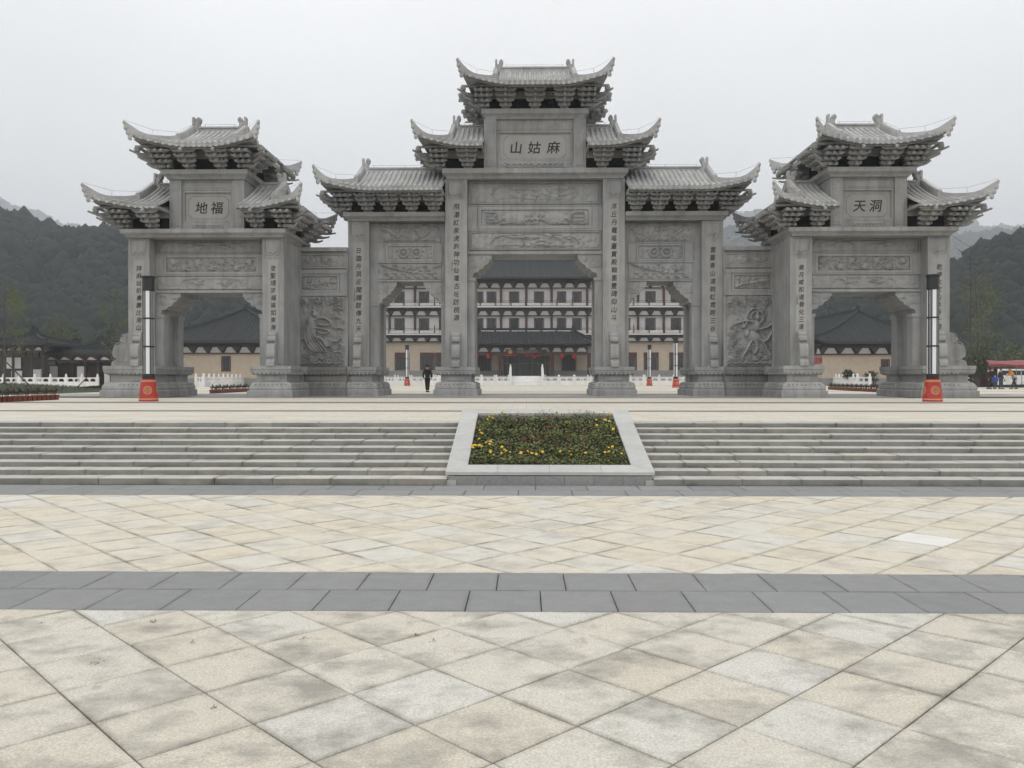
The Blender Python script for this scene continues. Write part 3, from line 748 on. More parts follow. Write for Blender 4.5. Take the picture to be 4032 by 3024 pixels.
            for p in ([(1.2,1.25),(1.0,.9),(.85,.6)],[(1.45,1.2),(1.5,.85),(1.35,.65)],[(1.7,1.3),(1.95,.9),(2.15,.5)],[(1.6,1.85),(2.0,1.95),(2.2,2.1)],[(1.3,2.2),(.9,2.3),(.5,2.15)],[(.82,2.05),(.7,2.3)],[(.9,2.05),(.98,2.3)]):
                H = np.maximum(H, L2(p, .065, .95))
            H = np.maximum(H, L2([(.95,2.3),(1.05,2.75),(1.4,2.95),(1.8,2.7)], .05, .7))
            H = np.maximum(H, L2([(1.75,1.2),(2.0,1.3),(2.2,1.7)], .08, .9))
            for k in range(7): H = np.maximum(H, cloud((.25+.1*(k%3))*sx, (1.0+.16*k)*sz, .13, .6)); 
            for k in range(5): H = np.maximum(H, cloud((2.0+.12*(k%3))*sx, (1.4+.2*k)*sz, .12, .6))
    if kind in ('fairy', 'rider', 'sprays', 'animals', 'landscape', 'dragons', 'bridge'):   # shallow cloud scrolls fill the ground between the figures
        for _ in range(int(w_*h_/.035)): H = np.maximum(H, cloud(r_.uniform(.05,w_-.05), r_.uniform(.05,h_-.05), r_.uniform(.08,.16), r_.uniform(.15,.38)))
    e = np.minimum(np.minimum(X, w_-X), np.minimum(Z, h_-Z)); return H*np.clip(e/.03, 0, 1)
def relief(T, name, x0, x1, z0, z1, y, kind, depth=.05, seed=1, res=.032, mat=None, raised=.0):
    w_, h_ = x1-x0, z1-z0; nx = max(4, int(w_/res)); nz = max(4, int(h_/res))
    X, Z = np.meshgrid(np.linspace(0, w_, nx), np.linspace(0, h_, nz))
    H = hf(kind, X, Z, w_, h_, seed)*depth*2.1+raised
    V = np.stack([X+x0, y-H, Z+z0], -1).reshape(-1,3)
    i = np.arange(nz*nx).reshape(nz,nx); Q = np.stack([i[:-1,:-1], i[:-1,1:], i[1:,1:], i[1:,:-1]], -1).reshape(-1,4)
    rim = np.concatenate([i[0,:], i[1:,-1], i[-1,-2::-1], i[-2:0:-1,0]]); nv = len(V)
    back = V[rim].copy(); back[:,1] = y+.03; V = np.concatenate([V, back]); m = len(rim); k = np.arange(m)
    Q2 = np.stack([rim, nv+k, nv+(k+1)%m, np.roll(rim,-1)], -1)
    o = bpy.data.objects.new(name, np_mesh(name, V, np.concatenate([Q,Q2]), mat or STONE)); return link(o, T)
def frame(T, name, x0, x1, z0, z1, b, y0, y1, mat=None, part=True):
    mb = MB(); o = [(x0,z0),(x1,z0),(x1,z1),(x0,z1)]; i = [(x0+b,z0+b),(x1-b,z0+b),(x1-b,z1-b),(x0+b,z1-b)]
    vs = [(p[0],y,p[1]) for y in (y0,y1) for p in o+i]; fs = []
    for k in range(4):
        j = (k+1)%4
        fs += [(k,j,4+j,4+k),(8+k,12+k,12+j,8+j),(k,8+k,8+j,j),(4+k,4+j,12+j,12+k)]
    mb.add(vs, fs); return mb.build(name, mat or STONE, T)
def text_mesh(body, size, width=1.0, shear=.12, bold=.012, spacing=1.0):
    cu = bpy.data.curves.new('lettering', 'FONT'); cu.body = body; cu.size = size; cu.shear = shear; cu.align_x = 'CENTER'; cu.resolution_u = 2
    o = bpy.data.objects.new('lettering', cu); C.objects.link(o); dg = bpy.context.evaluated_depsgraph_get(); dg.update()
    me = bpy.data.meshes.new_from_object(o.evaluated_get(dg)); bpy.data.objects.remove(o); bpy.data.curves.remove(cu)
    if bold:   # thicken the strokes like a loaded brush: the outline laid down a few times, slightly shifted
        V = np.zeros(len(me.vertices)*3, np.float32); me.vertices.foreach_get('co', V); V = V.reshape(-1,3); P = [list(p.vertices) for p in me.polygons]
        vs = []; fs = []; d = bold*size
        for k, (a, b_) in enumerate(((0,0),(d,.4*d),(-d,-.3*d),(.2*d,d),(0,-d*.9))):
            n = len(vs); vs += [(p[0]+a, p[1]+b_, -.0004*k) for p in V]; fs += [[i+n for i in q] for q in P]
        m2 = bpy.data.meshes.new('lettering'); m2.from_pydata(vs, [], fs); bpy.data.meshes.remove(me); me = m2
    return me
def letter(T, ch, size, x, y, z, mat=INK, name='character', sx=.92, rot=0, bold=.015):
    me = text_mesh(ch, size, bold=bold); me.materials.clear(); me.materials.append(mat)
    M = Matrix.Translation((x, y, z)) @ Matrix.Rotation(rot, 4, 'Y') @ Matrix.Rotation(R(90), 4, 'X') @ Matrix.Diagonal((sx,1,1,1)) @ Matrix.Translation((0, -.38*size, 0))
    return inst(name, me, T, M)
def couplet(T, col, text, x, y, ztop, zbot, size=.30, small=None, small_x=None, small_z=None):
    n = len(text)
    for i, ch in enumerate(text): letter(col, ch, size*random.uniform(.93,1.05), x+random.uniform(-.015,.015), y, ztop-(i+.5)*(ztop-zbot)/n, rot=random.uniform(-.05,.05))
    if small:
        me = text_mesh('\n'.join(small), .085, bold=0); me.materials.clear(); me.materials.append(INK)
        inst('signature', me, col, Matrix.Translation((small_x, y, small_z)) @ Matrix.Rotation(R(90), 4, 'X'))
def column(T, x0, x1, y0, y1, z0, z1, front=True, zpan=1.05, strip=None, text=None, size=.36, small=None, tz=None):
    mb = MB(); mb.box(x0, x1, y0, y1, z0, z1); c = mb.build('column', STONE, T); w_ = x1-x0; xc = (x0+x1)/2
    if not front: return c
    frame(c, 'column_frame', x0+.06, x1-.06, z1-zpan, z1-.03, .055, y0-.018, y0+.02)
    relief(c, 'carved_panel', x0+.13, x1-.13, z1-zpan+.07, z1-.10, y0-.001, 'bat', .035)
    if strip:
        mb = MB(); mb.box(xc-w_*.245, xc+w_*.245, y0-.012, y0+.03, strip[1], strip[0]); mb.build('couplet_slab', STONE_L, c)
        if text: couplet(T, c, text, xc, y0-.017, tz[0], tz[1], size, small, xc-w_*.19, (tz[0]+tz[1])/2)
    return c
def corbel_poly(xi, xo, zt, zb, s=1):
    """stepped bracket under a lintel, from inner end xi (towards the opening) to outer end xo"""
    w_ = xo-xi; h = zt-zb
    q = [(0,1),(.01,.80),(.12,.74),(.16,.60),(.30,.53),(.36,.40),(.52,.34),(.58,.24),(.74,.20),(.78,.14),(.80,0),(1,0),(1,1)]
    return [(xi+p*w_, zb+z_*h) for p, z_ in q]
def blocks_cornice(T, plan, prof, nseg, name='cornice_stone'):
    """plan: (x0,x1,y0,y1); a mitred moulding cut into blocks along its length"""
    x0, x1, y0, y1 = plan
    for i in range(nseg):
        a = x0+(x1-x0)*i/nseg; b_ = x0+(x1-x0)*(i+1)/nseg; g = .006
        a2 = a if i == 0 else a+g/2; b2 = b_ if i == nseg-1 else b_-g/2
        mb = MB(); mb.loft([(a2,y0),(b2,y0),(b2,y1),(a2,y1)], prof, [1, 1 if i == nseg-1 else 0, 1, 1 if i == 0 else 0]); mb.build(name, STONE, T)
    mb = MB(); mb.box(x0+.02, x1-.02, y0+.02, y1-.02, prof[0][1]+.02, prof[-1][1]-.02); mb.build('cornice_core', STONE_D, T)

# ---- bracket sets (shared meshes)
def arm(mb, w_, z0, z1, y0, y1, xc=0):
    h = z1-z0
    mb.prism([(xc-w_/2,z1),(xc-w_/2,z0+h*.62),(xc-w_/2+.045,z0+h*.35),(xc-w_/2+.10,z0+h*.30),(xc-w_/2+.14,z0),(xc+w_/2-.14,z0),(xc+w_/2-.10,z0+h*.30),(xc+w_/2-.045,z0+h*.35),(xc+w_/2,z0+h*.62),(xc+w_/2,z1)], y0, y1, 'y')
def beak(mb, x, z0, z1, yin, yout, w_=.12):
    h = z1-z0
    mb.prism([(yin,z0),(yout+.10,z0),(yout+.02,z0-.02),(yout-.02,z0+.03),(yout,z0+h*.55),(yout+.06,z1),(yin,z1)], x-w_/2, x+w_/2, 'x')
TIER = [(.11,.22,.62,-.16),(.29,.40,.86,-.42),(.47,.58,1.02,-.68),(.65,.76,1.10,-.93)]
def bracket_mesh():
    mb = MB(); mb.box(-.21,.21,-.12,.12,0,.13)
    for (z0,z1,w_,y) in TIER:
        arm(mb, w_, z0, z1, y-.08, y+.08); beak(mb, .0, z0-.012, z1+.045, .12, y-.30, .13)
        for s in (-1,-.45,.45,1): mb.box(s*(w_/2-.07)-.06, s*(w_/2-.07)+.06, y-.10, y+.10, z1-.004, z1+.062)
    return mb.mesh('bracket_set', STONE)
def corner_mesh():
    """corner set at the corner (0,0): projects to -y and +x, with long beaks on the diagonal"""
    mb = MB(); mb.box(-.22,.10,-.10,.22,0,.12)
    for (z0,z1,w_,y) in TIER:
        arm(mb, w_*.85, z0+.003, z1+.003, y-.08, y+.08, -.12)
        for k in range(3): beak(mb, -.30+.27*k+.02*k, z0-.010, z1+.018, .12, y-.24)
        st = len(mb.v); arm(mb, w_*.85, z0-.003, z1-.003, y-.08, y+.08, .12)
        for k in range(3): beak(mb, .30-.27*k-.02*k, z0-.013, z1+.015, .12, y-.24)
        mb.xf(Matrix.Rotation(R(90), 4, 'Z'), st)
    for (z, l) in ((.14,.85),(.38,1.25),(.62,1.62)):
        d = .7071; pts = []
        for t in np.linspace(0,1,7): pts.append((d*l*t, -d*l*t, z+.05-.10*math.sin(t*2.6)+.07*t**4))
        mb.tube(pts, [.085,.085,.085,.08,.07,.055,.045], 6)
    st = len(mb.v); mb.lathe([(.03,0),(.12,.02),(.15,.10),(.13,.2),(.06,.24)], 8, (.90,-.90,.66))
    return mb.mesh('corner_bracket', STONE)
BRK, CRN = bracket_mesh(), corner_mesh()
TL = .70
def tile_mesh(end):
    mb = MB(); n = 6; r0, r1 = .072, .085
    P = [[(r*math.cos(math.pi*j/n), y, r*math.sin(math.pi*j/n)) for j in range(n+1)] for r, y in ((r0,0),(r0,.94),(r1,.95),(r1,1.0))]
    mb.grid(P); i = len(mb.v); mb.add([(0,1.0,0)]+[(r1*math.cos(math.pi*j/n),1.0,r1*math.sin(math.pi*j/n)) for j in range(n+1)], [(0,j+1,j+2) for j in range(n)])
    if end:
        mb.add([(.10*math.cos(2*math.pi*j/10),1.012,.02+.10*math.sin(2*math.pi*j/10)) for j in range(10)]+[(.10*math.cos(2*math.pi*j/10),.97,.02+.10*math.sin(2*math.pi*j/10)) for j in range(10)],
               [tuple(range(10))]+[(j,(j+1)%10,10+(j+1)%10,10+j) for j in range(10)])
    return mb
TILE_MB, END_MB = tile_mesh(False), tile_mesh(True)
TILE_ME, END_ME = TILE_MB.mesh('roof_tile', TILE), END_MB.mesh('roof_tile', TILE)
ORN = [(0,0),(0,.74),(.02,.80),(.12,.80),(.13,.72),(.11,.62),(.16,.52),(.22,.55),(.24,.66),(.29,.76),(.38,.80),(.47,.76),(.50,.66),(.46,.55),(.38,.46),(.42,.36),(.50,.28),(.54,.14),(.56,0)]
def frame_m(p0, p1, upv):
    y = (p1-p0); l = y.length; y = y/l; x = y.cross(upv).normalized(); z = x.cross(y).normalized()
    M = Matrix(((x.x,y.x*l,z.x,p0.x),(x.y,y.y*l,z.y,p0.y),(x.z,y.z*l,z.z,p0.z),(0,0,0,1))); return M
def roof(T, xl, xr, hl, hr, ze, zrb, zrt, e=2.9, g=1.15, lift=.36, ext=.35, tip=1.13, wall=1.55, zc=0, stp=.25, side_l=True, side_r=True):
    """hip-and-gable roof along x. hl / hr: hipped end (else cut flat against a tower); ze eave, zrb ridge foot, zc cornice top"""
    rise = zrb-ze
    def s(u, v, t):
        z = ze+.10+(rise-.10)*(.74*t+.26*t*t); ox = oy = 0
        dv = max(0, 1-(e-abs(v))/1.9)
        for hip, edge, sg in ((hl, xl, -1), (hr, xr, 1)):
            if not hip: continue
            du = max(0, 1-sg*(edge-u)/1.9); c = (du*dv)**1.7
            z += lift*c; ox += sg*ext*c; oy += math.copysign(ext*c, v)
        return Vector((u+ox, v+oy, z))
    def front(u, v): return s(u, v, (e-abs(v))/e)
    def side(u, v, sg):
        edge = xr if sg > 0 else xl; return s(u, v, sg*(edge-u)/e)
    def vtop(u):
        if hr and u > xr-g: return e-(xr-u)
        if hl and u < xl+g: return e-(u-xl)
        return 0.0
    n = max(2, round((xr-xl)/stp)); us = [xl+(xr-xl)*i/n for i in range(n+1)]
    slab = MB()
    def strip(f, ua, ub, va, vb, ve):   # courses of pan tiles, each lapping the next
        K = max(1, round((ve-min(va,vb))/.22))
        for k in range(K):
            q = []
            for t, lip in ((k/K,.022),((k+1)/K,.0)):
                q.append((f(ua, va+(ve-va)*t), lip)); q.append((f(ub, vb+(ve-vb)*t), lip))
            a, b_, c, d = [p+Vector((0,0,l_)) for p, l_ in ((q[0][0],0),(q[1][0],0),(q[2][0],.022),(q[3][0],.022))]
            slab.add([a,b_,d,c], [(0,1,2,3)])
            slab.add([c,d,q[3][0],q[2][0]], [(0,1,2,3)])
    rear = MB()
    root = None
    tiles = []
    def col(f, u, va, ve, show):
        L_ = (ve-va)*1.12
        if L_ < .12: return
        K = max(1, round(L_/TL)); pts = [f(u, va+(ve-va)*k/K) for k in range(K+1)]
        for k in range(K):
            M = frame_m(pts[k], pts[k+1]+(pts[k+1]-pts[k])*(.05 if k == K-1 else 0), Vector((0,0,1)))
            M = M @ Matrix.Translation((0,0,.012))
            if show: tiles.append((M, k == K-1))
            else:
                m_ = END_MB if k == K-1 else TILE_MB; st = len(rear.v); rear.add(m_.v, m_.f); rear.xf(M, st)
    for sgv in (-1, 1):
        fr = lambda u, v, sgv=sgv: front(u, sgv*v)
        for i in range(n): 
            strip(fr, us[i], us[i+1], vtop(us[i]), vtop(us[i+1]), e)
        for i in range(n):
            u = (us[i]+us[i+1])/2; col(fr, u, vtop(u), e, sgv < 0)
    for hip, edge, sg in ((hl, xl, -1), (hr, xr, 1)):
        if not hip: continue
        m = round(2*e/stp); vs_ = [-e+2*e*i/m for i in range(m+1)]
        dtop = lambda v: min(g, e-abs(v))          # how far the side slope reaches in from the eave
        fs_ = lambda v, d, sg=sg, edge=edge: side(edge-sg*(g-d) if False else edge-sg*d, v, sg)
        ff = lambda v, q: fs_(v, e-q)
        for i in range(m): strip(ff, vs_[i], vs_[i+1], e-dtop(vs_[i]), e-dtop(vs_[i+1]), e)
        for i in range(m):
            v = (vs_[i]+vs_[i+1])/2; col(ff, v, e-dtop(v), e, False)
        # gable wall
        gx = edge-sg*(g-.04)
        mb = MB(); N_ = 8; pr = [(v, front(edge-sg*g, v).z-.03) for v in np.linspace(-(e-g), e-g, 2*N_+1)]
        mb.prism([(-(e-g), pr[0][1]-.25)]+pr+[(e-g, pr[0][1]-.25)], gx, gx-sg*.12, 'x'); slab.add(mb.v, mb.f)
    # underside and eave boards
    und = MB(); P = []
    uu = np.unique(np.concatenate([np.linspace(xl, xr, 17), [xl+.25,xl+.6,xl+1.1,xr-.25,xr-.6,xr-1.1]])); vv = np.array([-e,-e+.25,-e+.6,-e+1.1,-e+1.7,0,e-1.7,e-1.1,e-.6,e-.25,e])
    def under(u, v):
        p = s(u, v, 0); d = e-abs(v)
        if hl: d = min(d, u-xl)
        if hr: d = min(d, xr-u)
        p.z += -.20+.24*min(1,max(0,d)/.45)+.25*min(1,max(0,d-.45)/1.2); return p
    und.grid([[under(u, v) for u in uu] for v in vv])
    def edge_band(pts_uv):
        top = [s(u, v, 0)+Vector((0,0,.02)) for u, v in pts_uv]; mid = [p-Vector((0,0,.13)) for p in top]
        inn = []
        for (u, v), p in zip(pts_uv, mid):
            cx = min(max(u, xl+.2), xr-.2) if (hl or hr) else u
            d = Vector((-.09*np.sign(p.x-(xl+xr)/2) if (abs(u-xl) < 1e-6 or abs(u-xr) < 1e-6) else 0, -.09*np.sign(v) if abs(abs(v)-e) < 1e-6 else 0, 0)); inn.append(p+d)
        bot = [Vector((p.x, p.y, under(u, v).z)) for (u, v), p in zip(pts_uv, inn)]
        und.grid([top, mid, inn, bot])
    for v in (-e, e): edge_band([(u, v) for u in uu])
    edge_band([(xl, v) for v in vv]); edge_band([(xr, v) for v in vv])
    root = slab.build('roof', TILE, T)
    und.build('eave_board', STONE, root)
    for M, end in tiles: inst('roof_tile', END_ME if end else TILE_ME, root, M)
    if rear.v: o = rear.build('side_tiles', TILE, root, recalc=False); o['kind'] = 'stuff'
    # drip edge: small scallops between the tile ends
    drip = MB()
    def scallop(f, i, lst, ve):
        for k in range(len(lst)):
            p = f(lst[k], ve)
            q0, q1 = f(max(lst[k]-.1, lst[0]), ve), f(min(lst[k]+.1, lst[-1]), ve); dr = (q1-q0).normalized(); nr = Vector((dr.y,-dr.x,0)).normalized()*.015
            pts = [p+dr*a+Vector((0,0,b_)) for a, b_ in ((-.11,.02),(-.10,-.05),(-.05,-.10),(0,-.125),(.05,-.10),(.10,-.05),(.11,.02))]
            drip.add([q+nr for q in pts]+[q-nr for q in pts], [tuple(range(7)), tuple(range(7,14))[::-1]]+[(j,(j+1)%7,7+(j+1)%7,7+j) for j in range(7)])
    for sgv in (-1,1): scallop(lambda u, v, sgv=sgv: front(u, sgv*v), 0, us[1:-1], e+.02)
    for hip, edge, sg in ((hl,xl,-1),(hr,xr,1)):
        if hip: scallop(lambda v, q, edge=edge, sg=sg: side(edge+sg*(q-e), v, sg), 0, list(np.linspace(-e+.2,e-.2,round(2*e/stp))), e+.02)
    o = drip.build('drip_tiles', TILE, root, recalc=False); o['kind'] = 'stuff'
    # main ridge, with a moulded cap
    ra = xl+g-.05 if hl else xl; rb = xr-g+.05 if hr else xr
    nr = max(1, round((rb-ra)/1.3))
    for i in range(nr):
        a, b_ = ra+(rb-ra)*i/nr+.004, ra+(rb-ra)*(i+1)/nr-.004
        mb = MB(); mb.prism([(-.15,zrb-.16),(.15,zrb-.16),(.15,zrb),(.10,zrb+.03),(.10,zrt-.09),(.16,zrt-.07),(.14,zrt),(-.14,zrt),(-.16,zrt-.07),(-.10,zrt-.09),(-.10,zrb+.03),(-.15,zrb)], a, b_, 'x'); mb.build('ridge_stone', TILE, root)
    wire = MB()
    wz = zrt+.13
    wire.tube([(ra+.5 if hl else ra, 0, wz),(rb-.5 if hr else rb, 0, wz)], .006, 4)
    for k in range(max(2, int((rb-ra)/1.2))): 
        x = ra+.6+(rb-ra-1.2)*k/max(1, int((rb-ra)/1.2)-1); wire.tube([(x,0,zrt-.01),(x,0,wz)], .008, 4)
    for hip, edge, sg in ((hl,xl,-1),(hr,xr,1)):
        if not hip: continue
        gx = edge-sg*g
        mb = MB(); mb.prism([(gx+sg*(.06-p*.85), zrb-.10+q*.98) for p, q in ORN], -.13, .13, 'y')
        mb.prism([(gx+sg*(.03-p*.62), zrb-.06+q*.55) for p, q in ORN], -.19, .19, 'y')
        orn = mb.build('ridge_ornament', TILE, root)
        mb = MB(); spiral(mb, (gx-sg*.26, zrb+.5), .1, 1.5, lambda a,b_: (a,-.135,b_), .018, 1); mb.build('carved_curl', TILE, orn)
        for sv in (-1, 1):
            # gable ridge down the slope
            pts = [front(gx+sg*.02, sv*v)+Vector((0,0,.02)) for v in np.linspace(.10, e-g+.12, 7)]
            mb = MB(); mb.ribbon(pts, [.24]*7, [.26]*6+[.24], [.12]*7); mb.ribbon([p+Vector((0,0,.26)) for p in pts], [.16]*7, [.06]*7, [.02]*7); mb.build('gable_ridge', TILE, root)
            # corner ridge sweeping up to a horn
            base = [front(edge-sg*g*(1-t), sv*(e-g*(1-t))) for t in np.linspace(0,1,9)]
            c0, c1 = base[-2], base[-1]; dr = (c1-c0); dr.z = 0; dr.normalize()
            path = [p.copy() for p in base]+[base[-1]+dr*(.36*k/4) for k in range(1,5)]
            kt = len(path); zt = ze+tip
            cum = [0.0]
            for a, b_ in zip(path, path[1:]): cum.append(cum[-1]+math.hypot(b_.x-a.x, b_.y-a.y))
            tt = [c/cum[-1] for c in cum]; z_end = base[-1].z
            top = []
            for i, p in enumerate(path):
                zb = p.z if i < 9 else z_end
                f_ = tt[i]; k0 = base[0].z+.20-ze; zt_i = ze+float(np.interp(f_, [0,.22,.42,.58,.72,.86,1.0], [k0, k0*.80, .58, .54, .60, .76, tip]))
                top.append(max(zt_i, zb+.09) if i < 9 else zt_i)
            mb = MB(); wd = [.22-.10*f_**2 for f_ in tt]; dn = []; P = []
            for i, p in enumerate(path):
                lo = (p.z-.04) if i < 9 else top[i]-(.62*(1-(i-8)/4)**1.1+.13)
                dn.append(top[i]-lo); P.append(Vector((p.x, p.y, top[i])))
            dn[8] = min(dn[8], .72)
            mb.ribbon(P, wd, [.0]*kt, dn); mb.ribbon([p+Vector((0,0,.0)) for p in P], [w_*.62 for w_ in wd], [.055]*kt, [.02]*kt)
            # stepped scallops under the tip
            for i in range(8, kt-1):
                p = P[i]; lo = p.z-dn[i]; mb.lathe([(.02,-.12),(.085,-.08),(.10,.0),(.07,.10)], 7, (p.x+dr.x*.02, p.y+dr.y*.02, lo+.08))
            mb.lathe([(.05,-.06),(.075,0),(.05,.08)], 7, (P[-1].x, P[-1].y, P[-1].z-.02))
            mb.build('corner_horn', TILE, root)
            wp = [pts[1]+Vector((0,0,.42)), pts[-1]+Vector((0,0,.40)), P[5]+Vector((0,0,.30)), P[9]+Vector((0,0,.20)), P[-1]+Vector((0,0,.12)), P[-1]+dr*.05+Vector((0,0,.02))]
            wire.tube(wp, .006, 4)
            for q in (1, 2): wire.tube([wp[q], wp[q]-Vector((0,0,.36))], .007, 4)
    wire.build('lightning_wire', WIRE, root, recalc=False)
    # brackets under the eaves, purlin on top of them, near-black board painted as the shaded void behind
    ca = xl+.48 if hl else xl+.02; cb = xr-.48 if hr else xr-.02
    for sv, rz in ((-1, 0), (1, math.pi)):
        yb = sv*wall
        if hl: inst('corner_bracket', CRN, root, Matrix.Translation((ca, yb, zc)) @ (Matrix.Scale(-1,4,(1,0,0)) if sv < 0 else Matrix.Rotation(math.pi,4,'Z')))
        if hr: inst('corner_bracket', CRN, root, Matrix.Translation((cb, yb, zc)) @ (Matrix.Identity(4) if sv < 0 else Matrix.Rotation(math.pi,4,'Z') @ Matrix.Scale(-1,4,(1,0,0))))
        a = ca+(1.2 if hl else .50); b_ = cb-(1.2 if hr else .50); m = max(0, round((b_-a)/1.22))
        for i in range(m+1):
            x = a+(b_-a)*i/m if m else (a+b_)/2
            inst('bracket_set', BRK, root, Matrix.Translation((x, yb, zc)) @ Matrix.Rotation(rz, 4, 'Z'))
    for hip, xx, rz in ((hl, ca, -R(90)), (hr, cb, R(90))):
        if hip:
            for y in (-.5, .5): inst('bracket_set', BRK, root, Matrix.Translation((xx, y*wall*1.2, zc)) @ Matrix.Rotation(rz, 4, 'Z'))
    mb = MB(); top = ze-.02
    for y in (-wall-.90, wall+.90): mb.box(xl+(-.35 if hl else .03) if False else (ca-.98 if hl else xl+.03), cb+.98 if hr else xr-.03, y-.07, y+.07, zc+.855, zc+.945)
    if hl: mb.box(ca-.97, ca-.83, -wall-.82, wall+.82, zc+.857, zc+.947)
    if hr: mb.box(cb+.83, cb+.97, -wall-.82, wall+.82, zc+.857, zc+.947)
    mb.build('eave_purlin', STONE, root)
    mb = MB(); mb.box(ca+.25 if hl else xl+.04, cb-.25 if hr else xr-.04, -wall+.28, wall-.28, zc-.05, zc+.98); mb.build('gap_shade_board', GAPSHADE, root)
    mb = MB()
    for y in (-wall+.10, wall-.16): mb.box(ca+.12 if hl else xl+.03, cb-.12 if hr else xr-.03, y, y+.06, zc+.60, zc+.98)
    mb.build('bracket_beam', STONE, root)
    return root
COR = [(.02,0),(.03,.05),(.08,.12),(.16,.19),(.22,.215),(.22,.235),(.235,.24),(.235,.47)]
def corp(z0, z1, k=1.0):
    h = z1-z0; return [(o*k, z0+z_/.47*h) for o, z_ in COR]
# ------------------------------------------------------------------ central gateway (three bays)
def Hplan(xc, hw, mw, yf, yb, notch):
    return [(xc-hw,yf),(xc+hw,yf),(xc+hw,-notch),(xc+mw,-notch),(xc+mw,notch),(xc+hw,notch),(xc+hw,yb),(xc-hw,yb),(xc-hw,notch),(xc-mw,notch),(xc-mw,-notch),(xc-hw,-notch)]
ZB = 1.466
G = empty('memorial_gateway', (0, 43.4, PZ), 'tall three-bay grey stone gateway in the centre with a 山姑麻 plaque and tiered upturned roofs', 'gateway')
YF = -1.55
LF = -1.15          # face of the lintel panels
main_t = {-1: '飛瀑紅泉虎跑神功仙壇古址訪桃源', 1: '浮丘丹竈瑤臺寶殿翰墨豐碑仰山斗'}
side_t = {-1: '日臨丹洞近聞鐘鼓傳九天', 1: '雲蓋青山遠眺虹霓跨三谷'}
for s in (-1, 1):
    xc = s*3.98
    pier_base(G, Hplan(xc, .55, .42, YF, -YF, .80))
    column(G, xc-.55, xc+.55, YF, -.62, ZB-.01, 10.96, strip=(9.98, 3.55), text=main_t[s], tz=(9.75, 3.75), size=.33, small=('丁酉年八月書' if s < 0 else None))
    column(G, xc-.55, xc+.55, .62, -YF, ZB-.01, 10.96, front=False)
    mb = MB(); mb.box(xc-.68, xc+.68, -.64, .64, ZB-.005, 10.94); mb.build('pier_core', STONE, G)
    for (pa, pb, zt) in ((3.07, 3.46, 6.03), (4.50, 4.78, 4.74)):
        p, q = sorted((s*pa, s*pb))
        for (ya, yb) in ((LF+.04, -.50), (.50, -LF-.04)):
            mb = MB(); mb.box(p, q, ya, yb, ZB-.004, zt); mb.box(p-.04, q+.04, ya-.04, yb+.04, zt-.16, zt-.003); mb.build('pilaster', STONE, G)
    front_scroll(G, xc, YF, ZB)
    # outer column of the side bay
    xo = s*8.93
    pier_base(G, Hplan(xo, .53, .42, YF, -YF, .80))
    column(G, xo-.53, xo+.53, YF, -.62, ZB-.01, 8.85, zpan=.95, strip=(7.75, 3.05), text=side_t[s], tz=(7.55, 3.2), size=.31, small=('丁酉八月鄒自振書' if s < 0 else None))
    column(G, xo-.53, xo+.53, .62, -YF, ZB-.01, 8.85, front=False)
    xi = xo-s*.66; mb = MB(); mb.box(min(xi,xo+s*.5), max(xi,xo+s*.5), -.64, .64, ZB-.005, 8.83); mb.build('pier_core', STONE, G)
    p, q = sorted((s*7.98, s*8.43))
    for (ya, yb) in ((LF+.04, -.50), (.50, -LF-.04)):
        mb = MB(); mb.box(p, q, ya, yb, ZB-.004, 4.74); mb.box(p-.04, q+.04, ya-.04, yb+.04, 4.58, 4.737); mb.build('pilaster', STONE, G)
    for pa, pb in ((4.50, 4.72), (8.01, 8.43)):
        p, q = sorted((s*pa, s*pb)); mb = MB(); mb.box(p, q, LF+.05, -LF-.05, 4.735, 5.85); mb.build('corbel_block', STONE, G)
    front_scroll(G, xo, YF, ZB, .38, .52, 1.70)
    # side bay lintel, corbels and panels
    a, b_ = sorted((s*4.5, s*8.42)); A, B = sorted((s*4.74, s*8.02))
    mb = MB(); mb.box(a, b_, LF+.06, -LF-.06, 5.84, 8.86); mb.build('lintel', STONE, G)
    for xi, xo_ in ((s*6.37-.68, s*6.37-1.66), (s*6.37+.68, s*6.37+1.66)):
        mb = MB(); mb.prism(corbel_poly(xi, xo_, 5.845, 4.73), LF+.02, -LF-.02); cb_ = mb.build('corbel', STONE, G)
        x0, x1 = sorted((xi+(xo_-xi)*.42, xo_-(xo_-xi)*.03)); relief(cb_, 'cloud_carving', x0, x1, 5.2, 5.80, LF+.016, 'clouds', .03, 11)
        x0, x1 = sorted((xi+(xo_-xi)*.10, xi+(xo_-xi)*.40)); relief(cb_, 'cloud_carving', x0, x1, 5.48, 5.80, LF+.016, 'clouds', .03, 12)
    m = (a+b_)/2
    relief(G, 'dragon_relief', A+.05, B-.05, 7.82, 8.80, LF+.055, 'dragons', .07, 21+s)
    mb = MB(); mb.box(A, A+.40, LF, LF+.1, 6.86, 7.77); mb.build('side_block', STONE, G)
    mb = MB(); mb.box(B-.40, B, LF, LF+.1, 6.86, 7.77); mb.build('side_block', STONE, G)
    mb = MB(); mb.box(A, B, LF-.02, LF+.1, 7.745, 7.80); mb.build('moulding', STONE, G)
    frame(G, 'panel_frame', A+.42, B-.42, 6.87, 7.735, .10, LF+.0, LF+.1)
    relief(G, 'medallion_relief', A+.54, B-.54, 6.98, 7.62, LF+.057, 'medallions', .055, 31+s)
    mb = MB(); mb.box(A, B, LF-.03, LF+.1, 6.77, 6.85); mb.build('moulding', STONE, G)
    relief(G, 'bridge_relief', A+.03, B-.03, 5.93, 6.76, LF+.055, 'bridge', .075, 41+s, raised=.03)
    mb = MB(); mb.box(A, B, LF-.04, LF+.1, 5.835, 5.915); mb.build('moulding', STONE, G)
    # cornice of the side bay
    x0, x1 = sorted((s*4.55, s*9.42))
    n = 5
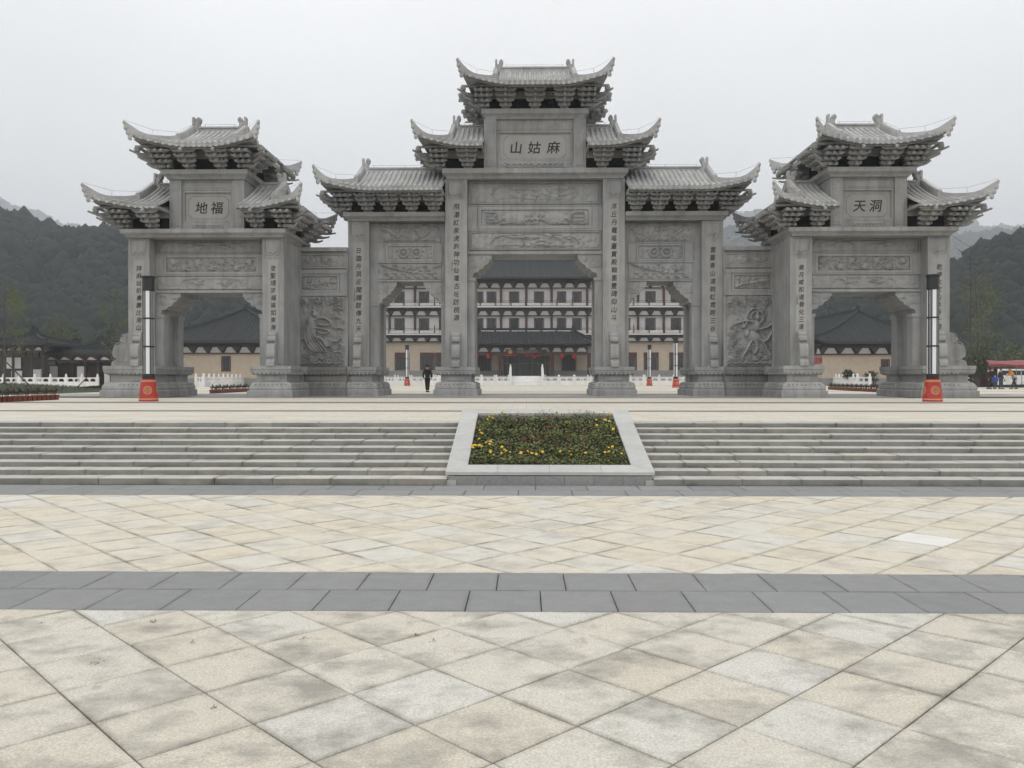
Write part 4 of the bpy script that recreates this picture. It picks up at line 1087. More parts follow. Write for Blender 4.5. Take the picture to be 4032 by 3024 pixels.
    for i in range(n):
        p, q = x0+(x1-x0)*i/n, x0+(x1-x0)*(i+1)/n
        outer = (s > 0 and i == n-1) or (s < 0 and i == 0)
        mb = MB(); fl = [1, 1 if (outer and s > 0) else 0, 1, 1 if (outer and s < 0) else 0]
        mb.loft([(p+.003,-1.62),(q-.003,-1.62),(q-.003,1.62),(p+.003,1.62)], corp(8.84, 9.24), fl); mb.build('cornice_stone', STONE, G)
    mb = MB(); mb.box(x0+.03, x1-.03, -1.55, 1.55, 8.80, 9.20); mb.build('cornice_core', STONE_D, G)
# main bay
mb = MB(); mb.box(-3.47, 3.47, LF+.06, -LF-.06, 7.22, 10.97); mb.build('lintel', STONE, G)
for s in (-1, 1):
    xi, xo_ = s*2.18, s*3.44
    mb = MB(); mb.prism(corbel_poly(xi, xo_, 7.225, 6.02), LF+.02, -LF-.02); cb_ = mb.build('corbel', STONE, G)
    x0, x1 = sorted((xi+(xo_-xi)*.42, xo_-(xo_-xi)*.03)); relief(cb_, 'cloud_carving', x0, x1, 6.52, 7.17, LF+.016, 'clouds', .03, 13)
    x0, x1 = sorted((xi+(xo_-xi)*.08, xi+(xo_-xi)*.40)); relief(cb_, 'cloud_carving', x0, x1, 6.82, 7.17, LF+.016, 'clouds', .03, 14)
mb = MB(); mb.box(-3.42, 3.42, LF-.05, LF+.1, 7.21, 7.36); mb.build('moulding', STONE, G)
frame(G, 'panel_frame', -3.34, 3.34, 9.77, 10.90, .07, LF-.03, LF+.1)
relief(G, 'landscape_relief', -3.26, 3.26, 9.85, 10.82, LF+.057, 'landscape', .07, 3, raised=.03)
mb = MB(); mb.box(-3.42, 3.42, LF-.02, LF+.1, 9.66, 9.72); mb.build('moulding', STONE, G)
for s in (-1, 1):
    a, b_ = sorted((s*2.92, s*3.42)); mb = MB(); mb.box(a, b_, LF, LF+.1, 8.50, 9.655); mb.build('side_block', STONE, G)
frame(G, 'panel_frame', -2.90, 2.90, 8.51, 9.65, .17, LF+.0, LF+.1)
relief(G, 'beast_relief', -2.72, 2.72, 8.69, 9.47, LF+.057, 'animals', .075, 4)
mb = MB(); mb.box(-3.42, 3.42, LF-.02, LF+.1, 8.40, 8.49); mb.build('moulding', STONE, G)
frame(G, 'panel_frame', -3.34, 3.34, 7.44, 8.37, .06, LF-.03, LF+.1)
relief(G, 'landscape_relief', -3.27, 3.27, 7.51, 8.30, LF+.057, 'landscape', .075, 9, raised=.03)
blocks_cornice(G, (-4.43, 4.43, -1.62, 1.62), corp(10.95, 11.42), 7)
# tower over the main bay with the name plaque
mb = MB(); mb.box(-2.50, 2.50, -1.22, 1.22, 11.40, 14.0); mb.build('tower_wall', STONE, G)
for s in (-1, 1):
    a, b_ = sorted((s*1.94, s*2.575)); mb = MB(); mb.box(a, b_, YF+.05, 1.50, 11.415, 13.99); c = mb.build('tower_column', STONE, G)
    relief(c, 'vine_carving', a+.10, b_-.10, 11.6, 13.85, YF+.049, 'grooves', .022, 55+s)
mb = MB(); mb.box(-1.945, 1.945, YF+.17, -1.2, 13.47, 13.995); c = mb.build('tower_lintel', STONE, G)
relief(c, 'scroll_carving', -1.6, 1.6, 13.54, 13.92, YF+.169, 'grooves', .02, 58)
mb = MB(); mb.box(-1.945, 1.945, YF+.17, -1.2, 11.42, 11.90); c = mb.build('tower_sill', STONE, G)
relief(c, 'scroll_carving', -1.85, 1.85, 11.47, 11.86, YF+.169, 'scroll_border', .035, 59)
mb = MB(); mb.box(-1.90, 1.90, YF+.29, -1.2, 11.905, 13.465); pl = mb.build('name_plaque', STONE_L, G)
frame(pl, 'plaque_frame', -1.93, 1.93, 11.91, 13.46, .13, YF+.19, YF+.30)
def chamf(w_, h_, c, b_): 
    q = [(-w_+c,-h_),(w_-c,-h_),(w_-c,-h_+c*.5),(w_-c*.5,-h_+c*.5),(w_-c*.5,-h_+c),(w_,-h_+c),(w_,h_-c),(w_-c*.5,h_-c),(w_-c*.5,h_-c*.5),(w_-c,h_-c*.5),(w_-c,h_),(-w_+c,h_),(-w_+c,h_-c*.5),(-w_+c*.5,h_-c*.5),(-w_+c*.5,h_-c),(-w_,h_-c),(-w_,-h_+c),(-w_+c*.5,-h_+c),(-w_+c*.5,-h_+c*.5),(-w_+c,-h_+c*.5)]
    return q
def outline(T, xc, zc_, w_, h_, c, y, r=.016, name='plaque_border'):
    mb = MB(); q = chamf(w_, h_, c, 0); mb.tube([(xc+p[0], y, zc_+p[1]) for p in q+q[:1]], r, 4, caps=False); return mb.build(name, STONE, T)
outline(pl, 0, 12.65, 1.58, .60, .20, YF+.287)
for ch, x in (('山',-.98),('姑',-.05),('麻',.92)): letter(G, ch, .66, x, YF+.284, 12.60, bold=.016, sx=1.0)
blocks_cornice(G, (-2.46, 2.46, -1.50, 1.50), corp(13.98, 14.43), 4)
ROOFS = [dict(xl=-3.15, xr=3.15, hl=True, hr=True, ze=15.23, zrb=16.84, zrt=17.14, zc=14.43, wall=1.5, tip=.99)]
for s in (-1, 1):
    d = dict(tip=1.04, ze=12.26, zrb=13.93, zrt=14.12, zc=11.42); q = (2.56, 5.36)
    ROOFS.append(dict(xl=q[0], xr=q[1], hl=False, hr=True, **d) if s > 0 else dict(xl=-q[1], xr=-q[0], hl=True, hr=False, **d))
    d = dict(tip=1.04, ze=10.10, zrb=11.72, zrt=11.92, zc=9.24); q = (4.56, 10.12)
    ROOFS.append(dict(xl=q[0], xr=q[1], hl=False, hr=True, **d) if s > 0 else dict(xl=-q[1], xr=-q[0], hl=True, hr=False, **d))
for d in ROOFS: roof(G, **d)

# ------------------------------------------------------------------ the two side gates
def side_gate(sx, label, plaque, tl, tr, small_l, small_r):
    T = empty('side_gateway', (sx*15.43, 40.4, PZ), label, 'gateway', None)
    out_ = sx     # outward direction
    yf, yb, lf = -1.85, 1.85, -1.18
    for s, txt, sm in ((-1, tl, small_l), (1, tr, small_r)):
        xc = s*3.16
        pier_base(T, Hplan(xc, .50, .38, yf, yb, .85))
        column(T, xc-.50, xc+.50, yf, -.82, ZB-.01, 7.46, zpan=.92, strip=(6.42, 2.95), text=txt, tz=(6.2, 3.1), size=.285, small=sm)
        column(T, xc-.50, xc+.50, .82, yb, ZB-.01, 7.46, front=False)
        a, b_ = xc-(.62 if s > 0 else .45), xc+(.45 if s > 0 else .62)
        p, q = sorted((s*2.30, s*2.69))
        for (ya, yb_) in ((lf+.04, -.55), (.55, -lf-.04)):
            mb = MB(); mb.box(p, q, ya, yb_, ZB-.004, 3.94); mb.box(p-.04, q+.04, ya-.04, yb_+.04, 3.78, 3.937); mb.build('pilaster', STONE, T)
        mb = MB(); mb.box(a, b_, -.84, .84, ZB-.005, 7.44); mb.build('pier_core', STONE, T)
        front_scroll(T, xc, yf, ZB, .38, .52, 1.60)
        if s == out_:
            x0 = xc+s*.40; x1 = xc+s*1.06
            p, q = sorted((x0, x1)); mb = MB()
            for (ya, yb_) in ((yf+.03, -.9), (.9, yb-.03)):
                mb = MB(); mb.loft([(p,ya),(q,ya),(q,yb_),(p,yb_)], [(o, z-.002) for o, z in BASEP]); mb.build('pier_base', STONE, T)
                side_scroll(T, xc+s*.49, s, (ya+yb_)/2, ZB-.003)
    mb = MB(); mb.box(-2.70, 2.70, lf+.06, -lf-.06, 4.97, 7.46); mb.build('lintel', STONE, T)
    for s in (-1, 1):
        xi, xo_ = s*1.48, s*2.68
        mb = MB(); mb.prism(corbel_poly(xi, xo_, 4.975, 3.93), lf+.02, -lf-.02); cb_ = mb.build('corbel', STONE, T)
        x0, x1 = sorted((xi+(xo_-xi)*.42, xo_-(xo_-xi)*.03)); relief(cb_, 'cloud_carving', x0, x1, 4.37, 4.93, lf+.016, 'clouds', .03, 15)
        x0, x1 = sorted((xi+(xo_-xi)*.08, xi+(xo_-xi)*.40)); relief(cb_, 'cloud_carving', x0, x1, 4.63, 4.93, lf+.016, 'clouds', .03, 16)
    mb = MB(); mb.box(-2.65, 2.65, lf-.05, lf+.1, 4.96, 5.07); mb.build('moulding', STONE, T)
    frame(T, 'panel_frame', -2.60, 2.60, 6.82, 7.42, .04, lf-.03, lf+.1)
    relief(T, 'flower_relief', -2.54, 2.54, 6.87, 7.38, lf+.057, 'sprays', .06, 61+sx, raised=.03)
    mb = MB(); mb.box(-2.65, 2.65, lf-.02, lf+.1, 6.765, 6.805); mb.build('moulding', STONE, T)
    for s in (-1, 1):
        a, b_ = sorted((s*2.28, s*2.65)); mb = MB(); mb.box(a, b_, lf, lf+.1, 5.84, 6.76); mb.build('side_block', STONE, T)
    frame(T, 'panel_frame', -2.27, 2.27, 5.85, 6.755, .12, lf, lf+.1)
    relief(T, 'peony_relief', -2.14, 2.14, 5.98, 6.62, lf+.057, 'flowers', .085, 71+sx)
    mb = MB(); mb.box(-2.65, 2.65, lf-.02, lf+.1, 5.765, 5.835); mb.build('moulding', STONE, T)
    relief(T, 'flower_relief', -2.56, 2.56, 5.12, 5.74, lf+.057, 'sprays', .06, 81+sx, raised=.035)
    blocks_cornice(T, (-3.62, 3.62, yf-.18, yb+.18), corp(7.45, 7.81), 6)
    # tower with plaque
    mb = MB(); mb.box(-1.70, 1.70, -1.35, 1.35, 7.79, 10.23); mb.build('tower_wall', STONE, T)
    for s in (-1, 1):
        a, b_ = sorted((s*1.20, s*1.76)); mb = MB(); mb.box(a, b_, yf+.13, -yf-.13, 7.80, 10.22); c = mb.build('tower_column', STONE, T)
        relief(c, 'vine_carving', a+.08, b_-.08, 8.0, 10.05, yf+.129, 'grooves', .022, 91+s)
    mb = MB(); mb.box(-1.205, 1.205, yf+.24, -1.3, 9.74, 10.22); c = mb.build('tower_lintel', STONE, T); relief(c, 'scroll_carving', -1.0, 1.0, 9.80, 10.12, yf+.239, 'grooves', .02, 96)
    mb = MB(); mb.box(-1.205, 1.205, yf+.24, -1.3, 7.80, 8.22); c = mb.build('tower_sill', STONE, T); relief(c, 'scroll_carving', -.75, .75, 7.86, 8.17, yf+.239, 'scroll_border', .03, 97)
    mb = MB(); mb.box(-1.18, 1.18, yf+.36, -1.3, 8.225, 9.735); pl = mb.build('name_plaque', STONE_L, T)
    frame(pl, 'plaque_frame', -1.195, 1.195, 8.23, 9.73, .10, yf+.26, yf+.37)
    outline(pl, 0, 8.95, .95, .53, .16, yf+.357)
    for ch, x in zip(plaque, (-.36, .38)): letter(T, ch, .60, x, yf+.354, 8.93, bold=.016, sx=1.0)
    blocks_cornice(T, (-1.80, 1.80, yf+.02, yb-.02), corp(10.21, 10.60), 3)
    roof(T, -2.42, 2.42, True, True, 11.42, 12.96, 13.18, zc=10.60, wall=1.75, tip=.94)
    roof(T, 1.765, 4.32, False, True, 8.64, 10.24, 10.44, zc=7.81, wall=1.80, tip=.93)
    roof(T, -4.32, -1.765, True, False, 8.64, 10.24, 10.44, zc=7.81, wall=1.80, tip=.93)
    return T
side_gate(-1, 'grey stone side gate whose plaque reads 地福, joined to the wall with the robed fairy relief', '地福', '拜麻姑祈壽壽比南山', '登聖境求福福如東海', None, None)
side_gate(1, 'grey stone side gate whose plaque reads 天洞, joined to the wall with the rider relief', '天洞', '歲月咸和道骨化三清', '乾坤大定山水谷一詩', '丁酉年吉書', None)

# ------------------------------------------------------------------ carved walls between the gates
def wing(sx, label, kind):
    T = empty('carved_wall', (sx*11.05, 41.9, PZ), label, 'wall')
    x0, x1 = -1.62, 1.72         # towards the centre -> towards the side gate, mirrored by sx
    q = lambda a, b_: tuple(sorted((sx*a, sx*b_)))
    X0, X1 = q(x0, x1)
    mb = MB(); mb.loft([(X0,-.38),(X1,-.38),(X1,.38),(X0,.38)], [(o*.8, z-.004) for o, z in BASEP], [1,0,1,0]); b = mb.build('wall_base', STONE_D, T)
    mb = MB(); bead_row(mb, X0+.3, X1-.3, -.38-.30, 1.115, .07); bead_row(mb, X0+.3, X1-.3, -.38-.35, .60, .055); o = mb.build('lotus_petals', STONE_D, b); o['kind'] = 'stuff'
    a, c = q(-1.25, .9); mb = MB(); mb.prism([(a,.78),(c,.78),(c+.08,.83),(c+.08,.94),(c,.99),(a,.99),(a-.08,.94),(a-.08,.83)], -.38-.19, -.38-.1); mb.build('waist_panel', STONE_D, b)
    mb = MB(); mb.box(X0, X1, -.30, .30, ZB-.01, 7.28); mb.build('wall_body', STONE, T)
    n = 3
    for i in range(n):
        mb = MB(); mb.box(X0+(X1-X0)*i/n+.003, X0+(X1-X0)*(i+1)/n-.003, -.48, .48, 7.27, 7.46); mb.build('coping_stone', STONE, T)
    y = -.30
    A, B = q(-1.56, 1.12)
    mb = MB(); mb.box(X0, X1, y-.10, y+.05, 6.15, 6.34); mb.build('string_course', STONE, T)
    mb = MB(); mb.box(X0, X1, y-.10, y+.05, 5.03, 5.22); mb.build('string_course', STONE, T)
    frame(T, 'panel_frame', A+.02, B-.02, 6.43, 7.16, .07, y-.07, y+.02)
    relief(T, 'cloud_relief', A+.09, B-.09, 6.50, 7.09, y-.002, 'medallions' if False else 'sprays', .055, 101+sx, raised=.03)
    relief(T, 'cloud_relief', A+.55, B-.55, 6.62, 6.98, y-.045, 'clouds', .05, 111+sx)
    for a, c in ((-1.60,-1.25),(.82,1.15)):
        p, r_ = q(a, c); mb = MB(); mb.box(p, r_, y-.08, y+.02, 5.225, 6.145); mb.build('side_block', STONE, T)
    a, c = q(-1.22, .79); frame(T, 'panel_frame', a, c, 5.23, 6.14, .11, y-.06, y+.02)
    relief(T, 'plum_branch_relief', a+.12, c-.12, 5.36, 6.01, y-.002, 'branch', .06, 121+sx)
    # big relief and its side strip
    a, c = q(-1.48, 1.08); relief(T, 'fairy_relief' if kind == 'fairy' else 'rider_relief', a, c, ZB+.03, 5.01, y-.03, kind, .12, 131+sx, res=.026, raised=.02)
    p, r_ = q(1.10, 1.16); mb = MB(); mb.box(p, r_, y-.10, y+.02, ZB, 5.03); mb.build('joint_strip', STONE, T)
    tx = (-1.40 if sx < 0 else 1.40) if False else q(.78,1.02)
    mb = MB(); mb.box(tx[0], tx[1], y-.13, y-.02, 4.15, 4.95); tp = mb.build('title_plate', STONE_L, T)
    for k in range(4): relief(tp, 'carved_mark', tx[0]+.05, tx[1]-.05, 4.22+.175*k, 4.36+.175*k, y-.131, 'grooves', .02, 140+k, res=.02)
wing(-1, 'carved stone wall with a relief of a robed fairy on clouds, beside the 地福 gate', 'fairy')
wing(1, 'carved stone wall with a relief of a haloed rider, beside the 天洞 gate', 'rider')
# ------------------------------------------------------------------ lantern columns
def lamp_proto():
    T = empty('lamp_column', (0,0,0)); n = 32
    mb = MB(); mb.lathe([(.355,0),(.36,.03),(.345,.16),(.275,.80),(.265,.86)], n); base = mb.build('base', RED, T, smooth=False)
    for z0, z1, r0, r1 in ((.06,.11,.358,.352),(.755,.81,.283,.276)):
        mb = MB(); mb.lathe([(r0-.02,z0),(r0+.004,z0),(r1+.004,z1),(r1-.02,z1)], n); mb.build('gold_band', GOLD, base)
    for k in range(4):
        a = R(90*k); zc = .43; mb = MB()
        def P(u, v, d=.006): # point on the tapering drum
            z = zc+v; r = .345-(z-.16)/.64*.070+d; an = a+u/.32; return (r*math.cos(an), r*math.sin(an), z)
        ring = [[P(rr*math.cos(t), rr*math.sin(t)) for t in np.linspace(0, 2*math.pi, 25)] for rr in (.165,.142)]; mb.grid(ring)
        def bar(u0,u1,v0,v1): mb.grid([[P(u, v, .007) for u in np.linspace(u0,u1,4)] for v in (v0,v1)])
        for s in (-1,1):
            for t in (-1,1):
                bar(s*.012, s*.030, t*.02, t*.145); bar(s*.02, s*.145, t*.012, t*.030)
                bar(s*.055, s*.072, t*.045, t*.125); bar(s*.05, s*.12, t*.05, t*.066); bar(s*.095,s*.11,t*.08,t*.11); bar(s*.07,s*.11,t*.095,t*.108)
        mb.build('emblem', GOLD, base, recalc=False)
    mb = MB(); mb.lathe([(.232,.86),(.236,.90),(.236,1.02),(.21,1.03)], n); mb.build('collar', BLACK, T)
    z0, z1 = 1.03, 4.30; r = .205
    mb = MB(); mb.lathe([(r-.022,z0),(r-.022,z1)], 24); mb.build('inner_tube', BLACK, T)
    for k in range(4):
        a0, a1 = R(90*k-22), R(90*k+18)
        for j in range(3):
            za, zb = z0+.03+(z1-z0)*j/3, z0+(z1-z0)*(j+1)/3-.03
            mb = MB(); mb.grid([[(r*math.cos(a), r*math.sin(a), z) for a in np.linspace(a0,a1,7)] for z in (za,zb)]); mb.build('diffuser_panel', DIFF, T, recalc=False)
            fp = MB(); b0, b1 = R(90*k+27), R(90*k+59); zz = za; st = (zb-za)/12
            def bar2(u0,u1,v0,v1): fp.grid([[((r-.002)*math.cos(b0+(b1-b0)*u), (r-.002)*math.sin(b0+(b1-b0)*u), v) for u in (u0,(u0+u1)/2,u1)] for v in (v0,v1)])
            for i in range(12):
                z_ = za+st*i
                bar2(.1,.9,z_+st*.02,z_+st*.16); bar2(.1,.24,z_,z_+st*.8); bar2(.1,.65,z_+st*.70,z_+st*.84); bar2(.52,.66,z_+st*.35,z_+st*.8); bar2(.78,.9,z_,z_+st)
            o = fp.build('fret_panel', FRET, T, recalc=False); o['kind'] = 'stuff'
    mb = MB()
    for k in range(12):
        a = R(90*(k//3)+(-26, 22, 63.5)[k%3]); mb.tube([(r*1.01*math.cos(a), r*1.01*math.sin(a), z0),(r*1.01*math.cos(a), r*1.01*math.sin(a), z1)], .013, 4)
    for j in (1,2): mb.lathe([(r-.02,z0+(z1-z0)*j/3-.025),(r+.02,z0+(z1-z0)*j/3-.025),(r+.02,z0+(z1-z0)*j/3+.025),(r-.02,z0+(z1-z0)*j/3+.025)], 24)
    mb.build('frame', BLACK, T)
    mb = MB(); mb.lathe([(r+.02,4.29),(r+.02,4.75),(.245,4.76),(.265,4.80),(.268,4.84),(.235,4.86)], n); mb.build('cap', BLACK, T)
    return T
lp = lamp_proto()
spots = [(atX(585,32),32.0,-72,'black and white lantern column on a red base in front of the side gate by the fairy wall'),
         (atX(3672,32),32.0,-97,'black and white lantern column on a red base in front of the side gate by the rider wall'),
         (atX(1603,98),98,-95,'far lantern column on a red base seen through the left bay, beside the walking person'),
         (atX(2557,98),98,-70,'far lantern column on a red base seen whole through the right bay'),
         (atX(2661,80),80,-70,'far lantern column half hidden behind the right-hand pier of the right bay')]
for i, (x, y, a, lb) in enumerate(spots):
    o = lp if i == 0 else copy_tree(lp); o.location = (x, y, PZ); o.rotation_euler = (0,0,R(a)); tag(o, lb, 'lamp', 'lantern columns on the upper plaza')

# ------------------------------------------------------------------ dark timber halls
def trap(x, w_, z0, h): return [(x-w_/2,z0),(x+w_/2,z0),(x+w_*.36,z0+h*.6),(x+w_*.25,z0+h),(x-w_*.25,z0+h),(x-w_*.36,z0+h*.6)]
def frieze(T, x0, x1, y, z0, z1, n, beam=.14):
    """dark bracket band with a row of pale infill panels"""
    mb = MB(); mb.box(x0, x1, y, y+.3, z0, z1); f_ = mb.build('bracket_frieze', DARKTIMBER, T)
    mb = MB(); mb.box(x0, x1, y-.12, y+.05, z0-beam, z0); mb.build('tie_beam', DARKRED, f_)
    p = (x1-x0)/n; h = (z1-z0)*.54
    me = MB(); me.prism(trap(0, p*.80, 0, h), -.02, .02); m_ = me.mesh('infill_panel', WHITEWALL)
    me = MB()
    for k in range(4): me.box(-.12-.10*k, .12+.10*k, -.5-.08*k, 0, .02+h*.24*k, .02+h*.24*(k+1))
    bk = me.mesh('bracket', DARKTIMBER)
    for i in range(n):
        inst('infill_panel', m_, f_, (x0+(i+.5)*p, y-.022, z0+.02)); inst('bracket', bk, f_, (x0+i*p, y-.03, z0+.02))
    return f_
def window(T, x, z0, z1, w_, y, panes=3, top=0):
    f_ = frame(T, 'window', x-w_/2, x+w_/2, z0, z1, .12, y-.08, y+.06, DARKRED)
    if top: mb = MB(); mb.box(x-w_/2+.12, x+w_/2-.12, y-.05, y+.02, z1-top, z1-.12); mb.build('top_panel', DARKRED, f_)
    p = (w_-.24)/panes
    for i in range(panes):
        a = x-w_/2+.12+p*i; mb = MB(); mb.box(a+.04, a+p-.04, y-.02, y+.03, z0+.12, z1-max(.12, top)); mb.build('pane', GLASSD, f_)
        if i: mb = MB(); mb.box(a-.04, a+.04, y-.06, y+.04, z0+.12, z1-max(.12, top)); mb.build('mullion', DARKRED, f_)
    return f_
def rib_roof(T, x0, x1, ye, yr, ze, zr, pitch=.42, hip0=0, hip1=0, back=True, sag=.35, thick=.22, horn=0, parent_name='roof'):
    """ribbed tile roof with its ridge along x; hip0 / hip1: how far the ridge end is set in"""
    mb = MB(); prof = []
    m = 8; n = int((x1-x0)/pitch)
    def pt(u, t, sd): # u along, t 0 eave ..1 ridge
        xa = x0+hip0*t; xb = x1-hip1*t; x = xa+(xb-xa)*u; y = ye+(yr-ye)*t if sd < 0 else 2*yr-ye-(yr-ye)*t
        e = abs(2*u-1); z = ze+(zr-ze)*(t*(1-sag)+sag*t*t)+horn*max(0,(e-.72)/.28)**2*(1-t)**2; return (x, y, z)
    for sd in ((-1,1) if back else (-1,)): mb.grid([[pt(u, t, sd) for u in np.linspace(0,1,25)] for t in np.linspace(0,1,m)])
    for s, hp, xe in ((-1,hip0,x0),(1,hip1,x1)):
        if hp: mb.grid([[ (xe-s*hp*t, (ye+(yr-ye)*t)+(2*(yr-ye)*(1-t))*u, ze+(zr-ze)*(t*(1-sag)+sag*t*t)+horn*max(0,(abs(2*u-1)-.72)/.28)**2*(1-t)**2) for u in np.linspace(0,1,13)] for t in np.linspace(0,1,m)])
    st = [(p[0], p[1]+.0, p[2]-thick) for p in [(x0+.3,ye+.3,ze),(x1-.3,ye+.3,ze),(x1-.3,2*yr-ye-.3,ze),(x0+.3,2*yr-ye-.3,ze)]]
    mb.add(st, [(0,1,2,3)])
    rf = mb.build(parent_name, ROOFD, T, recalc=False)
    mb = MB()
    ec = [(u, -1) for u in np.linspace(0,1,25)]
    mb.grid([[pt(u,0,-1) for u in np.linspace(0,1,25)], [tuple(np.array(pt(u,0,-1))-[0,0,thick]) for u in np.linspace(0,1,25)], [tuple(np.array(pt(u,0,-1))+[0,.4,-thick]) for u in np.linspace(0,1,25)]])
    for s, hp, xe in ((-1,hip0,x0),(1,hip1,x1)):
        q = [(xe, ye+2*(yr-ye)*u, ze+horn*max(0,(abs(2*u-1)-.72)/.28)**2) for u in np.linspace(0,1,13)]
        mb.grid([q, [(a,b_,c-thick) for a,b_,c in q]])
    mb.build('eave_fascia', DARKTIMBER, rf, recalc=False)
    # ribs
    V = MB(); w2 = .085
    for i in range(1, n):
        X_ = x0+(x1-x0)*i/n
        t1 = 1.0
        if hip0 and X_ < x0+hip0: t1 = min(t1, (X_-x0)/hip0)
        if hip1 and X_ > x1-hip1: t1 = min(t1, (x1-X_)/hip1)
        for sd in ((-1,1) if back else (-1,)):
            L_ = []
            for t in np.linspace(0, t1, 6):
                xa = x0+hip0*t; xb = x1-hip1*t; u = (X_-xa)/(xb-xa); L_.append(pt(min(1,max(0,u)), t, sd))
            V.grid([[(p[0]-w2,p[1],p[2]) for p in L_],[(p[0]-w2*.5,p[1],p[2]+.085) for p in L_],[(p[0]+w2*.5,p[1],p[2]+.085) for p in L_],[(p[0]+w2,p[1],p[2]) for p in L_]])
            if sd < 0: V.add([(L_[0][0]+w2*math.cos(a), L_[0][1]-.01, L_[0][2]+.03+w2*math.sin(a)) for a in np.linspace(0,2*math.pi,7)[:-1]], [tuple(range(6))])
    for s, hp, xe in ((-1,hip0,x0),(1,hip1,x1)):
        if not hp: continue
        W = abs(2*(yr-ye)); k = int(W/pitch)
        for i in range(1, k):
            Y_ = ye+W*i/k; t1 = 1-abs(2*i/k-1); L_ = []
            for t in np.linspace(0, t1, 5): 
                e = abs(2*i/k-1); L_.append((xe-s*hp*t, Y_, ze+(zr-ze)*(t*(1-sag)+sag*t*t)+horn*max(0,(e/max(1-t,.01)-.72)/.28)**2*(1-t)**2*(1 if e/max(1-t,.01)<=1.01 else 0)))
            V.grid([[(p[0],p[1]-w2,p[2]) for p in L_],[(p[0],p[1]-w2*.5,p[2]+.085) for p in L_],[(p[0],p[1]+w2*.5,p[2]+.085) for p in L_],[(p[0],p[1]+w2,p[2]) for p in L_]])
    o = V.build('tile_ribs', ROOFD, rf, recalc=False); o['kind'] = 'stuff'
    mb = MB(); mb.box(x0+hip0-.1, x1-hip1+.1, yr-.18, yr+.18, zr-.15, zr+.38); mb.build('ridge', ROOFD, rf)
    for s, hp, xe in ((-1,hip0,x0),(1,hip1,x1)):
        if not hp: continue
        for sd in (-1,1):
            pts = [Vector(pt(0 if s < 0 else 1, t, sd)) for t in np.linspace(1,0,8)]
            mb = MB(); mb.ribbon(pts, [.3]*8, [.30]*7+[.36], [.1]*8); mb.build('hip_ridge', ROOFD, rf)
        mb = MB(); xq = xe-s*hp; mb.prism([(xq-.25,zr-.1),(xq+.25,zr-.1),(xq+.2,zr+.5),(xq+.28,zr+.95),(xq-.1,zr+.75),(xq-.22,zr+.4)], yr-.16, yr+.16); mb.build('ridge_ornament', ROOFD, rf)
    return rf

# ---- the visitor centre behind the gate
YB = 126.0
V = empty('visitor_centre', (-.3, YB, 2.05), 'white three-storey hall with dark timber columns and slate roofs seen through the archways', 'building')
def bz(py): return atZ(py, YB)-2.05
def bx(d): return d*YB/F            # pixels from the hall's axis
XW = 30.0
z_slab2, z_slab1 = bz(1213), bz(1320)
mb = MB(); mb.box(-XW, XW, .0, 14, -.1, bz(1345)); mb.build('lower_wall', CREAM, V)
mb = MB(); mb.box(-XW-.02, XW+.02, -.06, .1, -1.5, bz(1459)); mb.build('stone_plinth', GREYGR, V)
mb = MB(); mb.box(-XW, XW, .02, 14, bz(1345), bz(1101)); mb.build('upper_wall', WHITEWALL, V)
frieze(V, -XW, XW, -.32, bz(1344), bz(1321), 32); frieze(V, -XW, XW, -.32, bz(1242), bz(1214), 32); frieze(V, -XW, XW, -.32, bz(1134), bz(1104), 32)
for z_ in (z_slab1, z_slab2): mb = MB(); mb.box(-XW, XW, -1.25, .05, z_, z_+.20); mb.build('balcony_slab', WHITEWALL, V)
cols = [0]+[s*c for c in (99,238,338,437,537,637) for s in (-1,1)]
for c in cols:
    if abs(bx(c)) > XW: continue
    for (za, zb) in ((z_slab1+.2, bz(1244)), (z_slab2+.2, bz(1137))):
        mb = MB(); mb.lathe([(.19,za),(.19,zb-.3),(.16,zb)], 10, (bx(c), -.55, 0)); mb.build('timber_column', DARKRED, V)
wins = [(-500,40),(-403,40),(-188,38),(-137,38),(-48,40),(50,40),(138.5,36),(199,37),(288,38),(388,40),(487,40),(587,40),(-288,38),(-587,40)]
for (za, zb) in ((bz(1300), bz(1253)), (bz(1194), bz(1148))):
    for c, w_ in wins: window(V, bx(c), za, zb, bx(w_), .0, 2)
def rail(T, x0, x1, y, z, h=.85):
    n = max(1, round((x1-x0)/2.35)); p = (x1-x0)/n
    root = MB(); 
    for zz in (z+.06, z+.52, z+h-.06): root.box(x0, x1, y-.035, y+.035, zz-.025, zz+.025)
    o = root.build('balcony_rail', DARKRED, T)
    me = MB(); me.box(-.07,.07,-.07,.07,0,h+.25); me.lathe([(.05,h+.25),(.09,h+.31),(.03,h+.42)], 6); post = me.mesh('rail_post', DARKRED)
    lm = MB(); q = p-.2
    for k in range(int(q/.22)):
        a = -q/2+.22*k
        lm.box(a, a+.22, -.012, .012, .08, .10); lm.tube([(a,0,.10),(a+.22,0,.48)], .03, 4); lm.tube([(a+.22,0,.10),(a,0,.48)], .03, 4); lm.tube([(a+.11,0,.1),(a+.11,0,.48)], .022, 4)
    lat = lm.mesh('lattice_panel', WHITEMARBLE)
    for i in range(n+1): inst('rail_post', post, o, (x0+i*p, y, z))
    for i in range(n): inst('lattice_panel', lat, o, (x0+(i+.5)*p, y, z))
for z_ in (z_slab1+.2, z_slab2+.2): rail(V, -XW, XW, -1.15, z_)
rib_roof(V, -XW-1.5, XW+1.5, -2.1, 7, bz(1101)+.1, bz(1000), .36, 0, 0)
for c in (-490,-390,-330,-590,330,405,490,590):
    window(V, bx(c), bz(1457), bz(1388), bx(58), .0, 4, .75)
